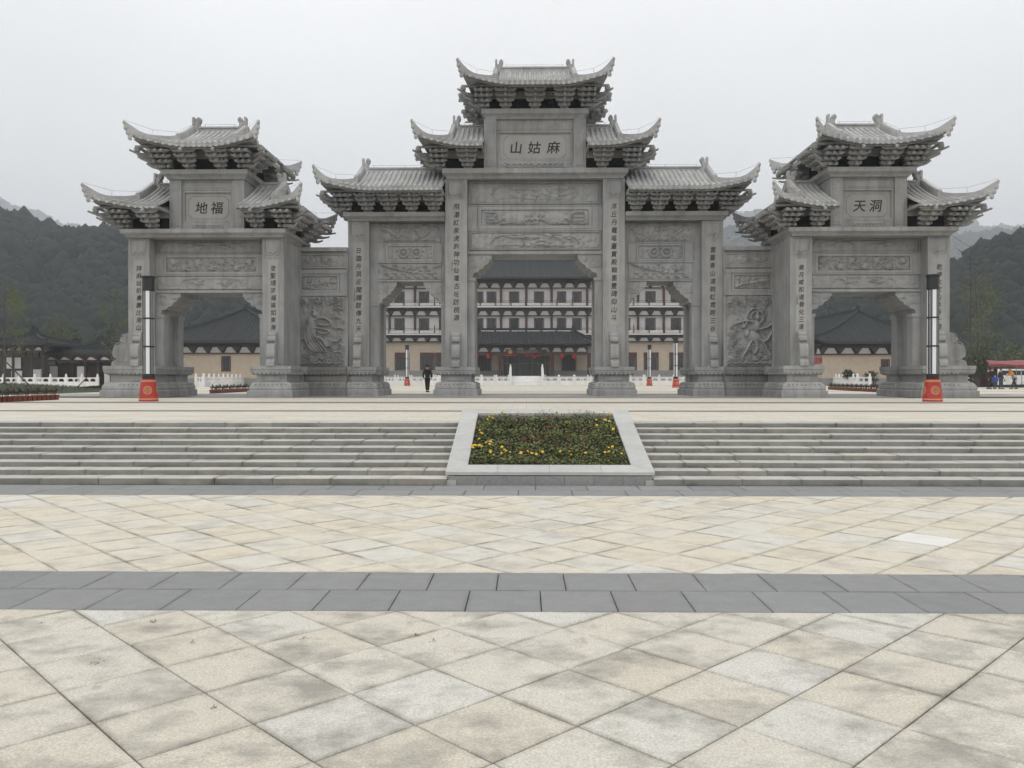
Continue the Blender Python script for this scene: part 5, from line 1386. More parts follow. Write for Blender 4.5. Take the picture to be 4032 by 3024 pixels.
# porch
PXH = 9.6
mb = MB(); mb.box(-PXH, PXH, -4.6, .0, -.1, .02); mb.build('porch_floor', GREYGR, V)
frieze(V, -PXH+.6, PXH-.6, -4.5, bz(1384)-.2, bz(1357)-.2, 10, .45)
mb = MB(); mb.box(-PXH+.3, PXH-.3, -4.3, -.1, bz(1357)-.2, bz(1357)-.05); mb.build('porch_ceiling', DARKTIMBER, V)
for c in (-238,-99,99,238): mb = MB(); mb.lathe([(.25,.02),(.25,bz(1384)-.4)], 12, (bx(c), -4.3, 0)); mb.build('porch_column', DARKRED, V)
rib_roof(V, -PXH-.7, PXH+.7, -6.2, -.9, bz(1357), bz(1304), .40, 3.2, 3.2, back=False, horn=.3, parent_name='porch_roof')
mb = MB(); mb.box(-3.55, 3.55, -.12, -.02, .02, bz(1400)); d = mb.build('entrance_glazing', GLASSD, V)
ALU = flat('brass_toned_metal', (.13,.11,.07), .4, .4)
for x in (-3.5,-2.9,-1.0,0-.92,.92,2.9,3.5): mb = MB(); mb.box(x-.045, x+.045, -.2, -.1, .02, bz(1400)); mb.build('door_frame', ALU, d)
for z_ in (1.95, 3.0): mb = MB(); mb.box(-3.5, 3.5, -.19, -.11, z_-.04, z_+.04); mb.build('door_frame', ALU, d)
for x in (-1.9, 1.9): mb = MB(); mb.box(x-.07, x+.07, -.2, -.1, .1, 1.9); mb.build('door_handle', ALU, d)
for c in (-167,167): window(V, bx(c), bz(1461), bz(1398), bx(59), .0, 4)
sg = MB(); sg.box(-3.0, 3.0, -4.95, -4.80, bz(1398), bz(1381)); sign = sg.build('name_board', DARKTIMBER, V)
m_ = text_mesh('麻姑山游客中心', .52, shear=0, bold=.01); m_.materials.clear(); m_.materials.append(flat('dull_gilt', (.20,.12,.045), .5))
inst('lettering', m_, sign, Matrix.Translation((.45, -4.96, bz(1393))) @ Matrix.Rotation(R(90),4,'X'))
mb = MB(); mb.lathe([(.30,-.03),(.30,.03)], 20); mb.xf(Matrix.Translation((-2.35,-4.97,bz(1389.5))) @ Matrix.Rotation(R(90),4,'X')); mb.build('emblem', GOLD, sign)
mb = MB(); mb.box(-2.38,-2.32,-5.02,-4.98,bz(1389.5)-.2,bz(1389.5)+.2); mb.box(-2.42,-2.28,-5.02,-4.985,bz(1389.5)-.04,bz(1389.5)+.04); mb.build('emblem_mark', DARKTIMBER, sign)
led = MB()
for (xa, xb) in ((-3.2,-1.5),(-.25,.75),(1.5,2.2)):
    x = xa
    while x < xb:
        for k in range(3):
            for j in range(3):
                if random.random() < .62: led.box(x+.07*k, x+.07*k+.05, -.235, -.205, 3.12+.09*j, 3.17+.09*j)
        x += .26
led.build('led_text', LED, d)
ln = MB(); ln.lathe([(.05,-.42),(.14,-.38),(.30,-.2),(.33,0),(.30,.2),(.14,.38),(.05,.42)], 14); ln.box(-.01,.01,-.01,.01,.4,.75)
lm = ln.mesh('red_lantern', LANTERN)
for c, lb in ((-146,'red lantern hanging left of the hall entrance'),(31,'red lantern hanging in front of the glass doors'),(134,'red lantern hanging right of the hall entrance'),(181,'red lantern hanging under the right end of the porch'),(-190,'red lantern hanging under the left end of the porch')):
    o = bpy.data.objects.new('red_lantern', lm); C.objects.link(o); o.location = (-.3+bx(c), YB-4.4, 2.05+bz(1405)); tag(o, lb, 'lantern', 'red lanterns under the porch')
# terrace under the hall and its stair
mb = MB(); mb.box(-60, 60, 117.5, 145, PZ-.2, 2.04); tag(mb.build('terrace', granite('terrace_granite', (.36,.36,.35)), ), kind='structure')
st = empty('terrace_stair', (-.3, 117.5, PZ), kind='structure')
for k in range(9):
    mb = MB(); mb.box(-2.25, 2.25, -5.3+.55*k, -.0, .136*k-.01 if k else -.05, .136*(k+1)); mb.build('step', WHITEMARBLE, st)

# ------------------------------------------------------------------ white balustrades
def baluster_meshes(p, h=1.02):
    me = MB(); me.box(-.12,.12,-.12,.12,0,h+.06); me.lathe([(.09,h+.06),(.13,h+.10),(.07,h+.15),(.11,h+.20),(.10,h+.27),(.05,h+.33),(.02,h+.40)], 8); post = me.mesh('post', WHITEMARBLE)
    q = p-.24; me = MB(); me.box(-q/2,q/2,-.09,.09,h-.13,h); me.box(-q/2,q/2,-.075,.075,0,h*.56)
    n = 2; w_ = q/n
    for i in range(n+1): me.box(max(-q/2,-q/2+w_*i-.07), min(q/2,-q/2+w_*i+.07), -.06,.06,h*.56,h-.13)
    for i in range(n):
        xc = -q/2+w_*(i+.5)
        for s in (-1,1): me.prism([(xc+s*(w_/2-.07),h-.13),(xc+s*(w_/2-.07),h-.26),(xc+s*(w_/2-.13),h-.20),(xc+s*(w_/2-.2),h-.13)], -.055,.055)
    return post, me.mesh('balustrade_panel', WHITEMARBLE)
BAL = {}
def balustrade(p0, p1, label, pitch=1.6, z=PZ, h=1.02, stuffy=False):
    a, b_ = Vector((p0[0],p0[1],0)), Vector((p1[0],p1[1],0)); L_ = (b_-a).length; n = max(1, round(L_/pitch)); p = L_/n
    T = empty('balustrade', (a.x,a.y,z), label, 'balustrade', None, None, math.atan2(b_.y-a.y, b_.x-a.x))
    po, pa = baluster_meshes(p, h)
    for i in range(n+1): inst('post', po, T, (i*p,0,0))
    for i in range(n): inst('balustrade_panel', pa, T, ((i+.5)*p,0,0))
    return T
balustrade((-26,112),(-2.4,112),'white marble balustrade left of the stair to the hall entrance', 2.0)
balustrade((1.85,112),(10.6,112),'white marble balustrade right of the stair to the hall entrance', 2.0)
balustrade((13.4,112),(26,112),'white marble balustrade with a lantern column before it, right of the side stair', 2.0)
balustrade((-24,115.2),(-2.8,115.2),'rear row of white marble balustrade on the left, before the hall terrace', 2.0)
balustrade((2.3,115.2),(26,115.2),'rear row of white marble balustrade on the right, before the hall terrace', 2.0)
for s, x in ((-1,-2.55),(1,1.95)):
    T = empty('stair_parapet', (x, 112.2, PZ), ['white stepped stair parapet on the left of the terrace stair','white stepped stair parapet on the right of the terrace stair'][s>0], 'parapet')
    mb = MB(); mb.prism([(0,0),(0,.9),(5.2,2.25),(5.2,0)], -.14, .14, 'x'); mb.build('sloping_panel', WHITEMARBLE, T)
    me = MB(); me.box(-.16,.16,-.16,.16,0,1.25); me.lathe([(.1,1.25),(.15,1.33),(.07,1.4),(.13,1.5),(.03,1.68)], 8); po = me.mesh('post', WHITEMARBLE)
    for k in range(5): inst('post', po, T, (0, .1+1.25*k, .31*k-.0))
T = empty('stair_parapet', (11.9, 112.3, PZ), 'white stepped parapet of the second stair, behind the black litter bin', 'parapet')
for x in (-1.2, 1.2):
    mb = MB(); mb.prism([(0,0),(0,.9),(5,2.3),(5,0)], x-.14, x+.14, 'x'); mb.build('sloping_panel', WHITEMARBLE, T)
    for k in range(5): inst('post', po, T, (x, .1+1.2*k, .33*k))
balustrade((-12.9,112.4),(-12.2,117),'short white stair balustrade behind the walking person', 1.2)
# oblique balustrades beside the wings, balustrades left and right of the gateway
balustrade((atX(772,86),86),(atX(800,86),86.0),'short front panel of white balustrade seen through the left side gate', .8)
balustrade((atX(803,86),86),(atX(990,104),104),'white balustrade receding behind the potted plants of the left side gate', 1.7)
balustrade((atX(3425,86),86),(atX(3378,88),88),'short front panel of white balustrade seen through the right side gate', 1.4)
balustrade((atX(3375,88),88),(atX(3235,108),108),'white balustrade receding behind the potted plants of the right side gate', 1.9)
balustrade((atX(-110,86),86),(atX(384,86),86),'white balustrade in front of the dark pavilions on the far left', 1.58, h=.98)
balustrade((atX(3800,92),92),(atX(4300,92),92),'white balustrade behind the group of people on the right', 2.3, h=1.0)
# litter bin
T = empty('litter_bin', (9.85, 110.6, PZ), 'black twin litter bin with pale round marks before the white balustrade', 'bin')
mb = MB()
for x in (-.75,.75): mb.box(x-.04,x+.04,-.25,.25,0,1.12)
mb.box(-.8,.8,-.3,.3,1.1,1.16); mb.build('frame', BLACK, T)
for x in (-.36,.36):
    mb = MB(); mb.box(x-.32,x+.32,-.24,.24,.08,1.0); b_ = mb.build('bin_body', BLACK, T)
    mb = MB(); mb.lathe([(.12,-.005),(.12,.005)], 12); mb.xf(Matrix.Translation((x,-.247,.55)) @ Matrix.Rotation(R(90),4,'X')); mb.build('round_mark', FRET, b_)

# ------------------------------------------------------------------ cream halls behind the side gates
def cream_hall(xc, yf, hw, depth, ze, zr, apex_in, label, winx, side):
    T = empty('cream_hall', (xc, yf, PZ), label, 'building')
    H_ = ze-1.45
    mb = MB(); mb.box(-hw+1.6, hw-1.6, 1.6, depth-1.6, -.1, H_); mb.build('wall', CREAM, T)
    mb = MB(); mb.box(-hw+1.56, hw-1.56, 1.56, depth-1.56, -.1, .9); mb.build('stone_plinth', GREYGR, T)
    frieze(T, -hw+1.5, hw-1.5, 1.45, H_+.05, ze-.15, max(4, int((2*hw-3)/1.75)))
    f_ = frieze(T, 0, depth-3, 0, H_+.05, ze-.15, int((depth-3)/1.75)); f_.matrix_local = Matrix.Translation((-hw+1.45 if side > 0 else hw-1.45, depth-1.5 if side > 0 else 1.5, 0)) @ Matrix.Rotation(-R(90) if side > 0 else R(90), 4, 'Z')
    for x, w_, za, zb in winx: window(T, x, za, zb, w_, 1.6, 2)
    # roof with its ridge running away from the viewer: built along x, then turned
    mb = rib_roof(T, 0, depth, -hw, 0, ze, zr, .40, apex_in, apex_in, True, .35, .25, .55)
    mb.matrix_local = Matrix.Rotation(R(90), 4, 'Z')
    return T
cream_hall(-36.4, 99, 9.6, 34, 5.4, 9.75, 7.0, 'cream hall with a broad slate hip roof seen through the fairy-wall side gate', [(-.6,2.0,1.55,5.2) if False else (-.6,1.15,1.75,3.6)], -1)
RH = cream_hall(41.4, 99, 7.6, 34, 5.25, 9.3, 6.0, 'cream hall with an upturned slate roof seen through the rider-wall side gate', [(1.55,1.05,1.4,3.2)], 1)
# red banner on the flank of the right hall
B_ = empty('red_banner', (41.4-7.6+1.5, 102.2, PZ+2.75), 'red cloth banner with faded white characters on the flank of the right cream hall', 'banner', None, None, -R(90))
mb = MB(); mb.grid([[(x, -.05+.03*math.sin(x*3), z) for x in np.linspace(-5.2,1.6,20)] for z in (0,.65)]); bn = mb.build('cloth', RED, B_, recalc=False)
mb = MB()
for k in range(8):
    x = -4.6+.72*k
    for j in range(3): mb.box(x, x+.40, -.10, -.095, .14+.14*j, .19+.14*j)
    mb.box(x+.17, x+.23, -.102, -.096, .1, .52)
mb.build('characters', flat('faded_white_print', (.45,.25,.22), .8), bn)

# ------------------------------------------------------------------ dark pavilions on the far left
def pavilion(xc, yc, hw, ze, zr, label, hd=None, body=True):
    hd = hd or hw; T = empty('timber_pavilion', (xc, yc, PZ), label, 'pavilion')
    rib_roof(T, -hw, hw, -hd, 0, ze, zr, .35, hw*.93, hw*.93, True, .4, .2, .25)
    frieze(T, -hw+.9, hw-.9, -hd+.8, ze-.75, ze-.12, 5, .18)
    for x in (-hw+1.0,-hw*.25,hw*.35,hw-1.0):
        for y in (-hd+1.0, hd-1.0): mb = MB(); mb.lathe([(.15,0),(.15,ze-.7)], 8, (x,y,0)); mb.build('post', DARKTIMBER, T)
    return T
YP = 95
def sx_(px, Y): return atX(px, Y)
p1 = pavilion(sx_(134,YP), YP, 3.5, atZ(1352,YP-3)-PZ, atZ(1318,YP)-PZ, 'square dark timber pavilion with pale infill panels, left end of the covered walk')
for (x0,x1,z0,z1) in ((-1.95,-.35,2.0,3.25),(-1.4,-.2,.1,1.75),(.9,1.9,.1,1.9),(1.95,2.3,.1,1.95)):
    mb = MB(); mb.box(x0,x1,-2.0,-1.9,z0,z1); mb.build('white_panel', WHITEWALL, p1)
mb = MB(); mb.box(-2.6,2.6,-1.85,-1.75,.05,3.3); mb.build('back_wall', DARKTIMBER, p1)
T = empty('covered_walk', (sx_(330,97), 97, PZ), 'long dark covered walk with lattice screens between the two pavilions', 'pavilion')
rib_roof(T, -3.9, 7.5, -1.8, 0, atZ(1392,96)-PZ, atZ(1372,97)-PZ, .35)
frieze(T, -3.6, 7.2, -1.5, atZ(1392,96)-PZ-.75, atZ(1392,96)-PZ-.15, 7, .15)
for k in range(8): mb = MB(); mb.box(-3.6+1.5*k-.11,-3.6+1.5*k+.11,-1.4,-1.2,0,2.6); mb.build('post', DARKTIMBER, T)
mb = MB(); mb.box(-3.6,7.2,.6,.7,0,2.7); mb.build('back_wall', DARKTIMBER, T)
for k in (0,2,4): mb = MB(); mb.box(-3.4+1.6*k,-2.5+1.6*k,-1.1,-1.02,.1,2.3); mb.build('white_panel', WHITEWALL, T)
for k in (1,3):
    lt = MB(); x0 = -3.4+1.6*k-.2
    for j in range(7): lt.box(x0+.22*j,x0+.22*j+.04,-1.1,-1.05,.1,2.3)
    for j in range(6): lt.box(x0,x0+1.36,-1.11,-1.06,.2+.4*j,.24+.4*j)
    lt.build('lattice_screen', DARKRED, T)
pavilion(sx_(392,101), 101, 2.5, atZ(1382,100)-PZ, atZ(1352,101)-PZ, 'small dark pavilion roof rising behind the covered walk, next to the gate')
# ------------------------------------------------------------------ potted plants
POTLEAF = leafmat('reddish_green_leaf', (.04,.045,.025), (.10,.06,.04))
def pot_mesh():
    mb = MB(); mb.prism([(-.105,0),(.105,0),(.125,.19),(-.125,.19)],-.11,.11); mb.box(-.138,.138,-.13,.13,.165,.21); return mb.mesh('pot', TERRA)
POT = pot_mesh()
def plant_mesh(seed):
    r_ = random.Random(seed); mb = MB()
    for k in range(6):
        x, y = r_.uniform(-.09,.09), r_.uniform(-.08,.08); h = r_.uniform(.14,.34)
        mb.tube([(x,y,.2),(x+r_.uniform(-.05,.05),y,.2+h*.6),(x+r_.uniform(-.09,.09),y,.2+h)], [.012,.010,.006], 4)
        for j in range(5):
            z = .2+h*r_.uniform(.45,1); a = r_.uniform(0,6.3); l = r_.uniform(.05,.10)
            c = (x+r_.uniform(-.05,.05), y+r_.uniform(-.03,.03), z); mb.add([c,(c[0]+l*math.cos(a)-.02,c[1],c[2]+l*.5),(c[0]+1.6*l*math.cos(a),c[1]+l*math.sin(a),c[2]+l*.4),(c[0]+l*math.cos(a)+.02,c[1],c[2])],[(0,1,2,3)])
    return mb.mesh('plant', POTLEAF, recalc=False)
PLANTS = [plant_mesh(k) for k in range(4)]
def potrow(p0, p1, where, group):
    a, b_ = Vector((p0[0],p0[1],PZ)), Vector((p1[0],p1[1],PZ)); L_ = (b_-a).length; n = round(L_/.30)
    for i in range(n):
        p = a.lerp(b_, (i+.5)/n); T = empty('potted_plant', p, 'red-brown pot of twiggy seedlings in the row '+where, 'plant', group, None, math.atan2(b_.y-a.y,b_.x-a.x))
        inst('pot', POT, T, (0,0,0)); inst('plant', PLANTS[i%4], T, (0,0,0))
potrow((-18.95,48.4), (-18.9,57), 'behind the side gate by the fairy wall', 'potted plants behind the left gate')
potrow((21.9,52), (23.6,66), 'behind the side gate by the rider wall', 'potted plants behind the right gate')
potrow((-20.1,29.0), (-20.0,34.2), 'at the left edge of the plaza', 'potted plants at the left edge')
# grass mounds
GRASSM = leafmat('dull_lawn_green', (.022,.034,.014), (.04,.052,.022))
def mound(x0, x1, y0, y1, h, nm='grass_mound'):
    X = np.linspace(0,1,24); P = []
    for v in np.linspace(0,1,12): P.append([(x0+(x1-x0)*u, y0+(y1-y0)*v, PZ-.02+h*(math.sin(math.pi*min(1,v*.8+.1))*math.sin(math.pi*min(1,max(0,u)))**.6)) for u in X])
    mb = MB(); mb.grid(P); o = mb.build(nm, GRASSM, None, True, False); tag(o, kind='structure')
    n = 5000; u, v = rng.uniform(.02,.98,n), rng.uniform(.02,.95,n)
    z = PZ-.03+h*np.sin(np.pi*np.minimum(1,v*.8+.1))*np.sin(np.pi*u)**.6
    leaves(x0+(x1-x0)*u, y0+(y1-y0)*v, z, .16, .15, (.6,1.4), GRASSM, 'grass', None)
mound(atX(-900,46), atX(150,46), 43, 58, .62); mound(atX(312,66), atX(400,66), 64, 72, .22); mound(atX(3880,84), atX(4420,84), 80, 90, .22)
# props of the young trees
def prop(p0, p1, label):
    mb = MB(); mb.tube([(0,0,0), tuple(Vector(p1)-Vector(p0))], [.045,.035], 6); o = mb.build('tree_prop', BARK, None); o.location = p0; tag(o, label, 'stake')
prop((atX(145,48),48,PZ+.02),(atX(20,50),50,atZ(1420,50)),'slanting timber tree stake on the left grass mound')
prop((atX(297,66),66,PZ+.02),(atX(350,67),67,atZ(1478,67)),'slanting timber tree stake beside the left gate base')

# ------------------------------------------------------------------ trees and bushes
def leaf_cloud(c, rad, n, size, mat, name, parent, seed, holes=.25, squash=1.0):
    r_ = np.random.default_rng(seed); k = max(6, n//90)
    cc = r_.normal(0,1,(k,3)); cc /= np.linalg.norm(cc,axis=1)[:,None]; cc *= (r_.uniform(.25,.95,k)**.6)[:,None]
    idx = r_.integers(0,k,n); p = cc[idx]+r_.normal(0,.17,(n,3)); p *= np.array(rad); p += np.array(c)
    a = r_.uniform(0,2*np.pi,n); d = r_.normal(0,1,(n,3)); d /= np.linalg.norm(d,axis=1)[:,None]; e = np.cross(d, r_.normal(0,1,(n,3))); e /= np.linalg.norm(e,axis=1)[:,None]
    s = (r_.uniform(.6,1.4,n)*size)[:,None]
    Vv = np.stack([p-d*s*.5, p+e*s*.32, p+d*s*.5, p-e*s*.32],1).reshape(-1,3); T_ = np.arange(4*n).reshape(-1,4)
    o = bpy.data.objects.new(name, np_mesh(name, Vv, T_, mat)); return link(o, parent)
def limbs(mb, base, h, r, n, spread, seed, up=.6, start=.25):
    r_ = random.Random(seed); top = (r_.uniform(-.04,.04)*h, r_.uniform(-.04,.04)*h, h)
    mb.tube([(0,0,0),(top[0]*.3,top[1]*.3,h*.4),(top[0]*.7,top[1]*.7,h*.75),top], [r,r*.75,r*.42,r*.10], 7)
    for k in range(n):
        t = start+(1-start)*(k+r_.random()*.6)/n; a = r_.uniform(0,6.3); l = spread*(1-t*.65)*r_.uniform(.7,1.1); b_ = (top[0]*t, top[1]*t, h*t)
        q = [(b_[0]+l*f_*math.cos(a), b_[1]+l*f_*math.sin(a), b_[2]+l*up*(f_**1.25)) for f_ in (0,.35,.7,1)]
        mb.tube(q, [r*.38*(1-t*.5),r*.25*(1-t*.5),r*.15,r*.06], 5)
        for j in range(4):
            f_ = r_.uniform(.3,.95); a2 = a+r_.uniform(-1,1); l2 = l*.35; c = tuple(q[0][i]+(q[3][i]-q[0][i])*f_ for i in range(3)); c = (c[0],c[1],b_[2]+l*up*f_**1.25)
            mb.tube([c,(c[0]+l2*math.cos(a2),c[1]+l2*math.sin(a2),c[2]+l2*.7)], [r*.10,r*.04], 4)
YOUNG = leafmat('fresh_spring_leaf', (.07,.09,.02), (.12,.14,.04)); DULL = leafmat('dark_evergreen_leaf', (.022,.035,.018), (.05,.065,.03)); MIDG = leafmat('mid_green_leaf', (.04,.055,.02), (.08,.09,.035))
def tree(x, y, h, spread, label, leafn=0, mat=YOUNG, seed=1, r=.13, n=16, name='young_tree', z=PZ, group=None, up=.6, crown=None, lsize=.2):
    T = empty(name, (x,y,z), label, 'tree', group); mb = MB(); limbs(mb, None, h, r, n, spread, seed, up); mb.build('trunk', BARK, T)
    if leafn: leaf_cloud((0,0,h*.62) if not crown else crown[0], (spread*.8,spread*.8,h*.36) if not crown else crown[1], leafn, lsize, mat, 'crown', T, seed)
    return T
def Ztop(py, Y): return atZ(py, Y)-PZ
tree(atX(3822,72), 72, Ztop(972,72), 3.4, 'tall bare young tree with thin rising branches right of the outermost drum stone', 0, seed=4, r=.085, n=24, up=.75)
tree(atX(3856,84), 84, Ztop(1030,84), 3.2, 'slender young tree with thin yellow green spring leaves behind the bare tree on the right', 900, YOUNG, seed=8, r=.11, n=18)
tree(atX(455,84), 84, Ztop(1160,84), 2.4, 'slender leafing young tree close beside the left gate column', 450, YOUNG, seed=9, r=.10, n=14)
tree(atX(18,80), 80, Ztop(1090,80), 2.6, 'young tree with yellow green leaves at the left edge of the picture', 700, YOUNG, seed=12, r=.11, n=14)
def bush(x, y, w_, h, label, mat=MIDG, seed=3, n=900, stem=.3, name='round_bush', z=PZ, size=.14, group=None, cat='bush'):
    T = empty(name, (x,y,z), label, cat, group); mb = MB()
    for k in range(4): a = k*1.6+seed; mb.tube([(.03*math.cos(a),.03*math.sin(a),0),(.25*w_*math.cos(a),.25*w_*math.sin(a),h*.6)], [.06,.03], 5)
    mb.build('stem', BARK, T); leaf_cloud((0,0,stem*h+(1-stem)*h*.5), (w_*.5,w_*.5,(1-stem)*h*.52), n, size, mat, 'crown', T, seed); return T
bush(atX(3348,92), 92, 1.5, 2.1, 'clipped round bush on a short stem before the right cream hall', DULL, 5, 1500, .35)
bush(atX(3440,92), 92, 1.9, 1.7, 'spreading dark shrub beside the round bush before the right cream hall', DULL, 6, 900, .3)
bush(atX(3925,130), 130, 9.5, 7.5, 'large round grey green tree standing alone on the right below the wooded hill', MIDG, 7, 3500, .1, 'round_tree', PZ, .42, None, 'tree')
bush(atX(3800,118), 118, 5.0, 4.2, 'dark bush at the foot of the bare tree on the right', DULL, 17, 1600, .1, 'dark_bush', PZ, .34)
bush(atX(3846,78), 78, 1.7, 3.3, 'narrow dark conifer trunk and foliage behind the right drum stone', DULL, 18, 900, .0, 'dark_shrub', PZ, .2)
for i,(px,py,w_) in enumerate(((60,1290,6),(215,1255,7),(330,1300,5),(420,1290,6),(130,1270,5.5))):
    bush(atX(px,118+3*i), 118+3*i, w_, Ztop(py,118+3*i), ['low dull tree behind the pavilions at the far left','broad pale tree behind the square pavilion','round tree behind the covered walk','dark tree behind the small pavilion by the gate','dark leafy tree just left of the pale tree behind the pavilion'][i], [MIDG,MIDG,DULL,DULL,DULL][i], 30+i, 1500, .1, 'broadleaf_tree', PZ, .4, 'trees behind the pavilions', 'tree')
# a hedge line at the foot of the right hill
T = empty('hedge', (atX(4000,140),140,PZ), 'long clipped hedge at the foot of the wooded hill on the right', 'hedge')
leaf_cloud((0,0,2.3),(16,1.5,2.4),5000,.4,MIDG,'foliage',T,44)

# ------------------------------------------------------------------ wooded hills
def ridge_fn(pts, Y):
    xs = [atX(p[0],Y) for p in pts]; zs = [atZ(p[1],Y) for p in pts]; return lambda x: np.interp(x, xs, zs)
def hill(name, pts, Yr, Yf, z0, mat, canopy, n_tree, tsize, cone=.3, seed=1, back=1.25, cards=0):
    fn0 = ridge_fn(pts, Yr); fn = lambda x: fn0(x)-tsize*1.15; x0, x1 = atX(pts[0][0],Yr), atX(pts[-1][0],Yr); nx = int(min(180, (x1-x0)/ (tsize*.6)))+2
    t = np.concatenate([np.linspace(0,1,26), [1.15,1.4]]); U = np.linspace(0,1,nx); r_ = np.random.default_rng(seed)
    ph = r_.uniform(0,6.28,6)
    def hz(x, tt):
        k = np.where(tt <= 1, .5-.5*np.cos(np.pi*np.clip(tt,0,1)*.97+.05), 1-(tt-1)*1.0)
        rz = fn(x); un = 1+.10*np.sin(x*.021+ph[0]+tt*5)*np.sin(np.pi*np.clip(tt,0,1))+.06*np.sin(x*.06+ph[1]-tt*9)*np.sin(np.pi*np.clip(tt,0,1))
        return z0+(rz-z0)*np.clip(k*un,-.1,1.0)
    X = np.array([[x0+(x1-x0)*u for u in U] for _ in t]); Tt = np.array([[q]*nx for q in t])
    Yv = Yf+(Yr-Yf)*Tt; sc_ = Yv/Yr; Z = hz(X, Tt)
    Xs = CAMX+(X-CAMX)*(.55+.45*sc_)
    i = np.arange(len(t)*nx).reshape(len(t),nx); Q = np.stack([i[:-1,:-1],i[:-1,1:],i[1:,1:],i[1:,:-1]],-1).reshape(-1,4)
    o = bpy.data.objects.new(name, np_mesh(name, np.stack([Xs,Yv,Z],-1).reshape(-1,3), Q, mat, True)); C.objects.link(o); tag(o, kind='structure')
    # canopy: one mass of tree crowns
    b = bmesh.new(); bmesh.ops.create_icosphere(b, subdivisions=1, radius=1); IV = np.array([v.co[:] for v in b.verts]); IT = np.array([[v.index for v in f.verts] for f in b.faces]); b.free()
    nt_ = n_tree; u = r_.uniform(0,1,nt_); tt = r_.uniform(0,1.02,nt_)**.85; nr_ = int(nt_*.22); tt[:nr_] = r_.uniform(.97,1.02,nr_)
    x = x0+(x1-x0)*u; yy = Yf+(Yr-Yf)*tt; z = hz(x,tt); xs = CAMX+(x-CAMX)*(.55+.45*yy/Yr)
    s = tsize*(.35+1.1*r_.uniform(0,1,nt_)**1.6); s[:nr_] *= r_.uniform(.5,1.0,nr_); is_c = r_.uniform(0,1,nt_) < cone
    Vv = np.repeat(IV[None],nt_,0)*(1+r_.normal(0,.27,(nt_,len(IV),1)))
    taper = np.where(is_c[:,None], np.clip(1-.62*(IV[None,:,2]+.6),.06,1.2), 1.0)
    Vv[:,:,0] *= taper; Vv[:,:,1] *= taper
    Vv *= np.stack([s*.62,s*.62,np.where(is_c,s*1.05,s*.68)],1)[:,None,:]
    a = r_.uniform(0,6.28,nt_); ca, sa = np.cos(a)[:,None], np.sin(a)[:,None]; vx = Vv[:,:,0]*ca-Vv[:,:,1]*sa; vy = Vv[:,:,0]*sa+Vv[:,:,1]*ca
    Vv = np.stack([vx+xs[:,None], vy+yy[:,None], Vv[:,:,2]+(z+np.where(is_c,s*.5,s*.25)*np.where(np.arange(nt_)<nr_,.55,1))[:,None]],-1)
    T_ = (IT[None]+(np.arange(nt_)*len(IV))[:,None,None]).reshape(-1,3)
    if cards:   # leaf sprays over each crown
        c = rng.normal(0,1,(nt_,cards,3)); c /= np.linalg.norm(c,axis=2)[:,:,None]; c[:,:,2] = np.abs(c[:,:,2])*1.1-.25
        c *= rng.uniform(.75,1.12,(nt_,cards,1)); tp = np.where(is_c[:,None], np.clip(1-.62*(c[:,:,2]+.6),.06,1.2), 1.0); c[:,:,0] *= tp; c[:,:,1] *= tp
        c *= np.stack([s*.62,s*.62,np.where(is_c,s*1.05,s*.68)],1)[:,None,:]
        c += np.stack([xs,yy,z+np.where(is_c,s*.5,s*.25)*np.where(np.arange(nt_)<nr_,.55,1)],1)[:,None,:]; c = c.reshape(-1,3); n_ = len(c)
        d = rng.normal(0,1,(n_,3)); d /= np.linalg.norm(d,axis=1)[:,None]; e = np.cross(d, rng.normal(0,1,(n_,3))); e /= np.linalg.norm(e,axis=1)[:,None]
        sz = (rng.uniform(.5,1.3,n_)*tsize*.15)[:,None]
        Q_ = np.stack([c-d*sz*.6, c+e*sz*.45, c+d*sz*.6, c-e*sz*.45],1).reshape(-1,3)
        oo = bpy.data.objects.new('forest_leaves', np_mesh('forest_leaves', Q_, np.arange(4*n_).reshape(-1,4), canopy)); C.objects.link(oo); tag(oo, kind='stuff')
    o = bpy.data.objects.new(name.replace('hill','')+'forest' if False else 'forest', np_mesh('forest', Vv.reshape(-1,3), T_, canopy)); C.objects.link(o); tag(o, kind='stuff')
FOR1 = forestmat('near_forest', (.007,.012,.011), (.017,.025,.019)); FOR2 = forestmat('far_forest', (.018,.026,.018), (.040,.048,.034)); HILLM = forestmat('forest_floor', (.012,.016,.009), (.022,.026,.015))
Lp = [(-900,770),(-200,800),(0,818),(63,828),(147,855),(252,886),(315,905),(367,925),(460,930),(600,950),(800,1005),(1000,1075),(1225,1150),(1400,1230),(1700,1380),(1800,1440)]
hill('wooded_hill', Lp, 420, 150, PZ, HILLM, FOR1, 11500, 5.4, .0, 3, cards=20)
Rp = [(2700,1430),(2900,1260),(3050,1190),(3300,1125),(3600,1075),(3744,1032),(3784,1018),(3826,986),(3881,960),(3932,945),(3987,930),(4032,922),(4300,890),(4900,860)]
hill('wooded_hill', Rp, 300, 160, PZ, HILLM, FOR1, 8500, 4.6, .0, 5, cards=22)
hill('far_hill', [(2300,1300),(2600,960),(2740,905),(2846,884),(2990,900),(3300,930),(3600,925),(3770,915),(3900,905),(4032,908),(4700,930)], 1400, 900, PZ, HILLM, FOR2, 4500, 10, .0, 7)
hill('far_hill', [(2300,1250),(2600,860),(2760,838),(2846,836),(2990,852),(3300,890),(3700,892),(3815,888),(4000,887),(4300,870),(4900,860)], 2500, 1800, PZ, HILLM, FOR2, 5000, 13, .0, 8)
hill('far_hill', [(-1200,740),(-200,762),(0,776),(79,802),(147,810),(210,841),(273,880),(367,893),(435,914),(600,935),(800,990),(1100,1100),(1500,1300)], 2500, 1700, PZ, HILLM, FOR2, 5000, 13, .0, 9)

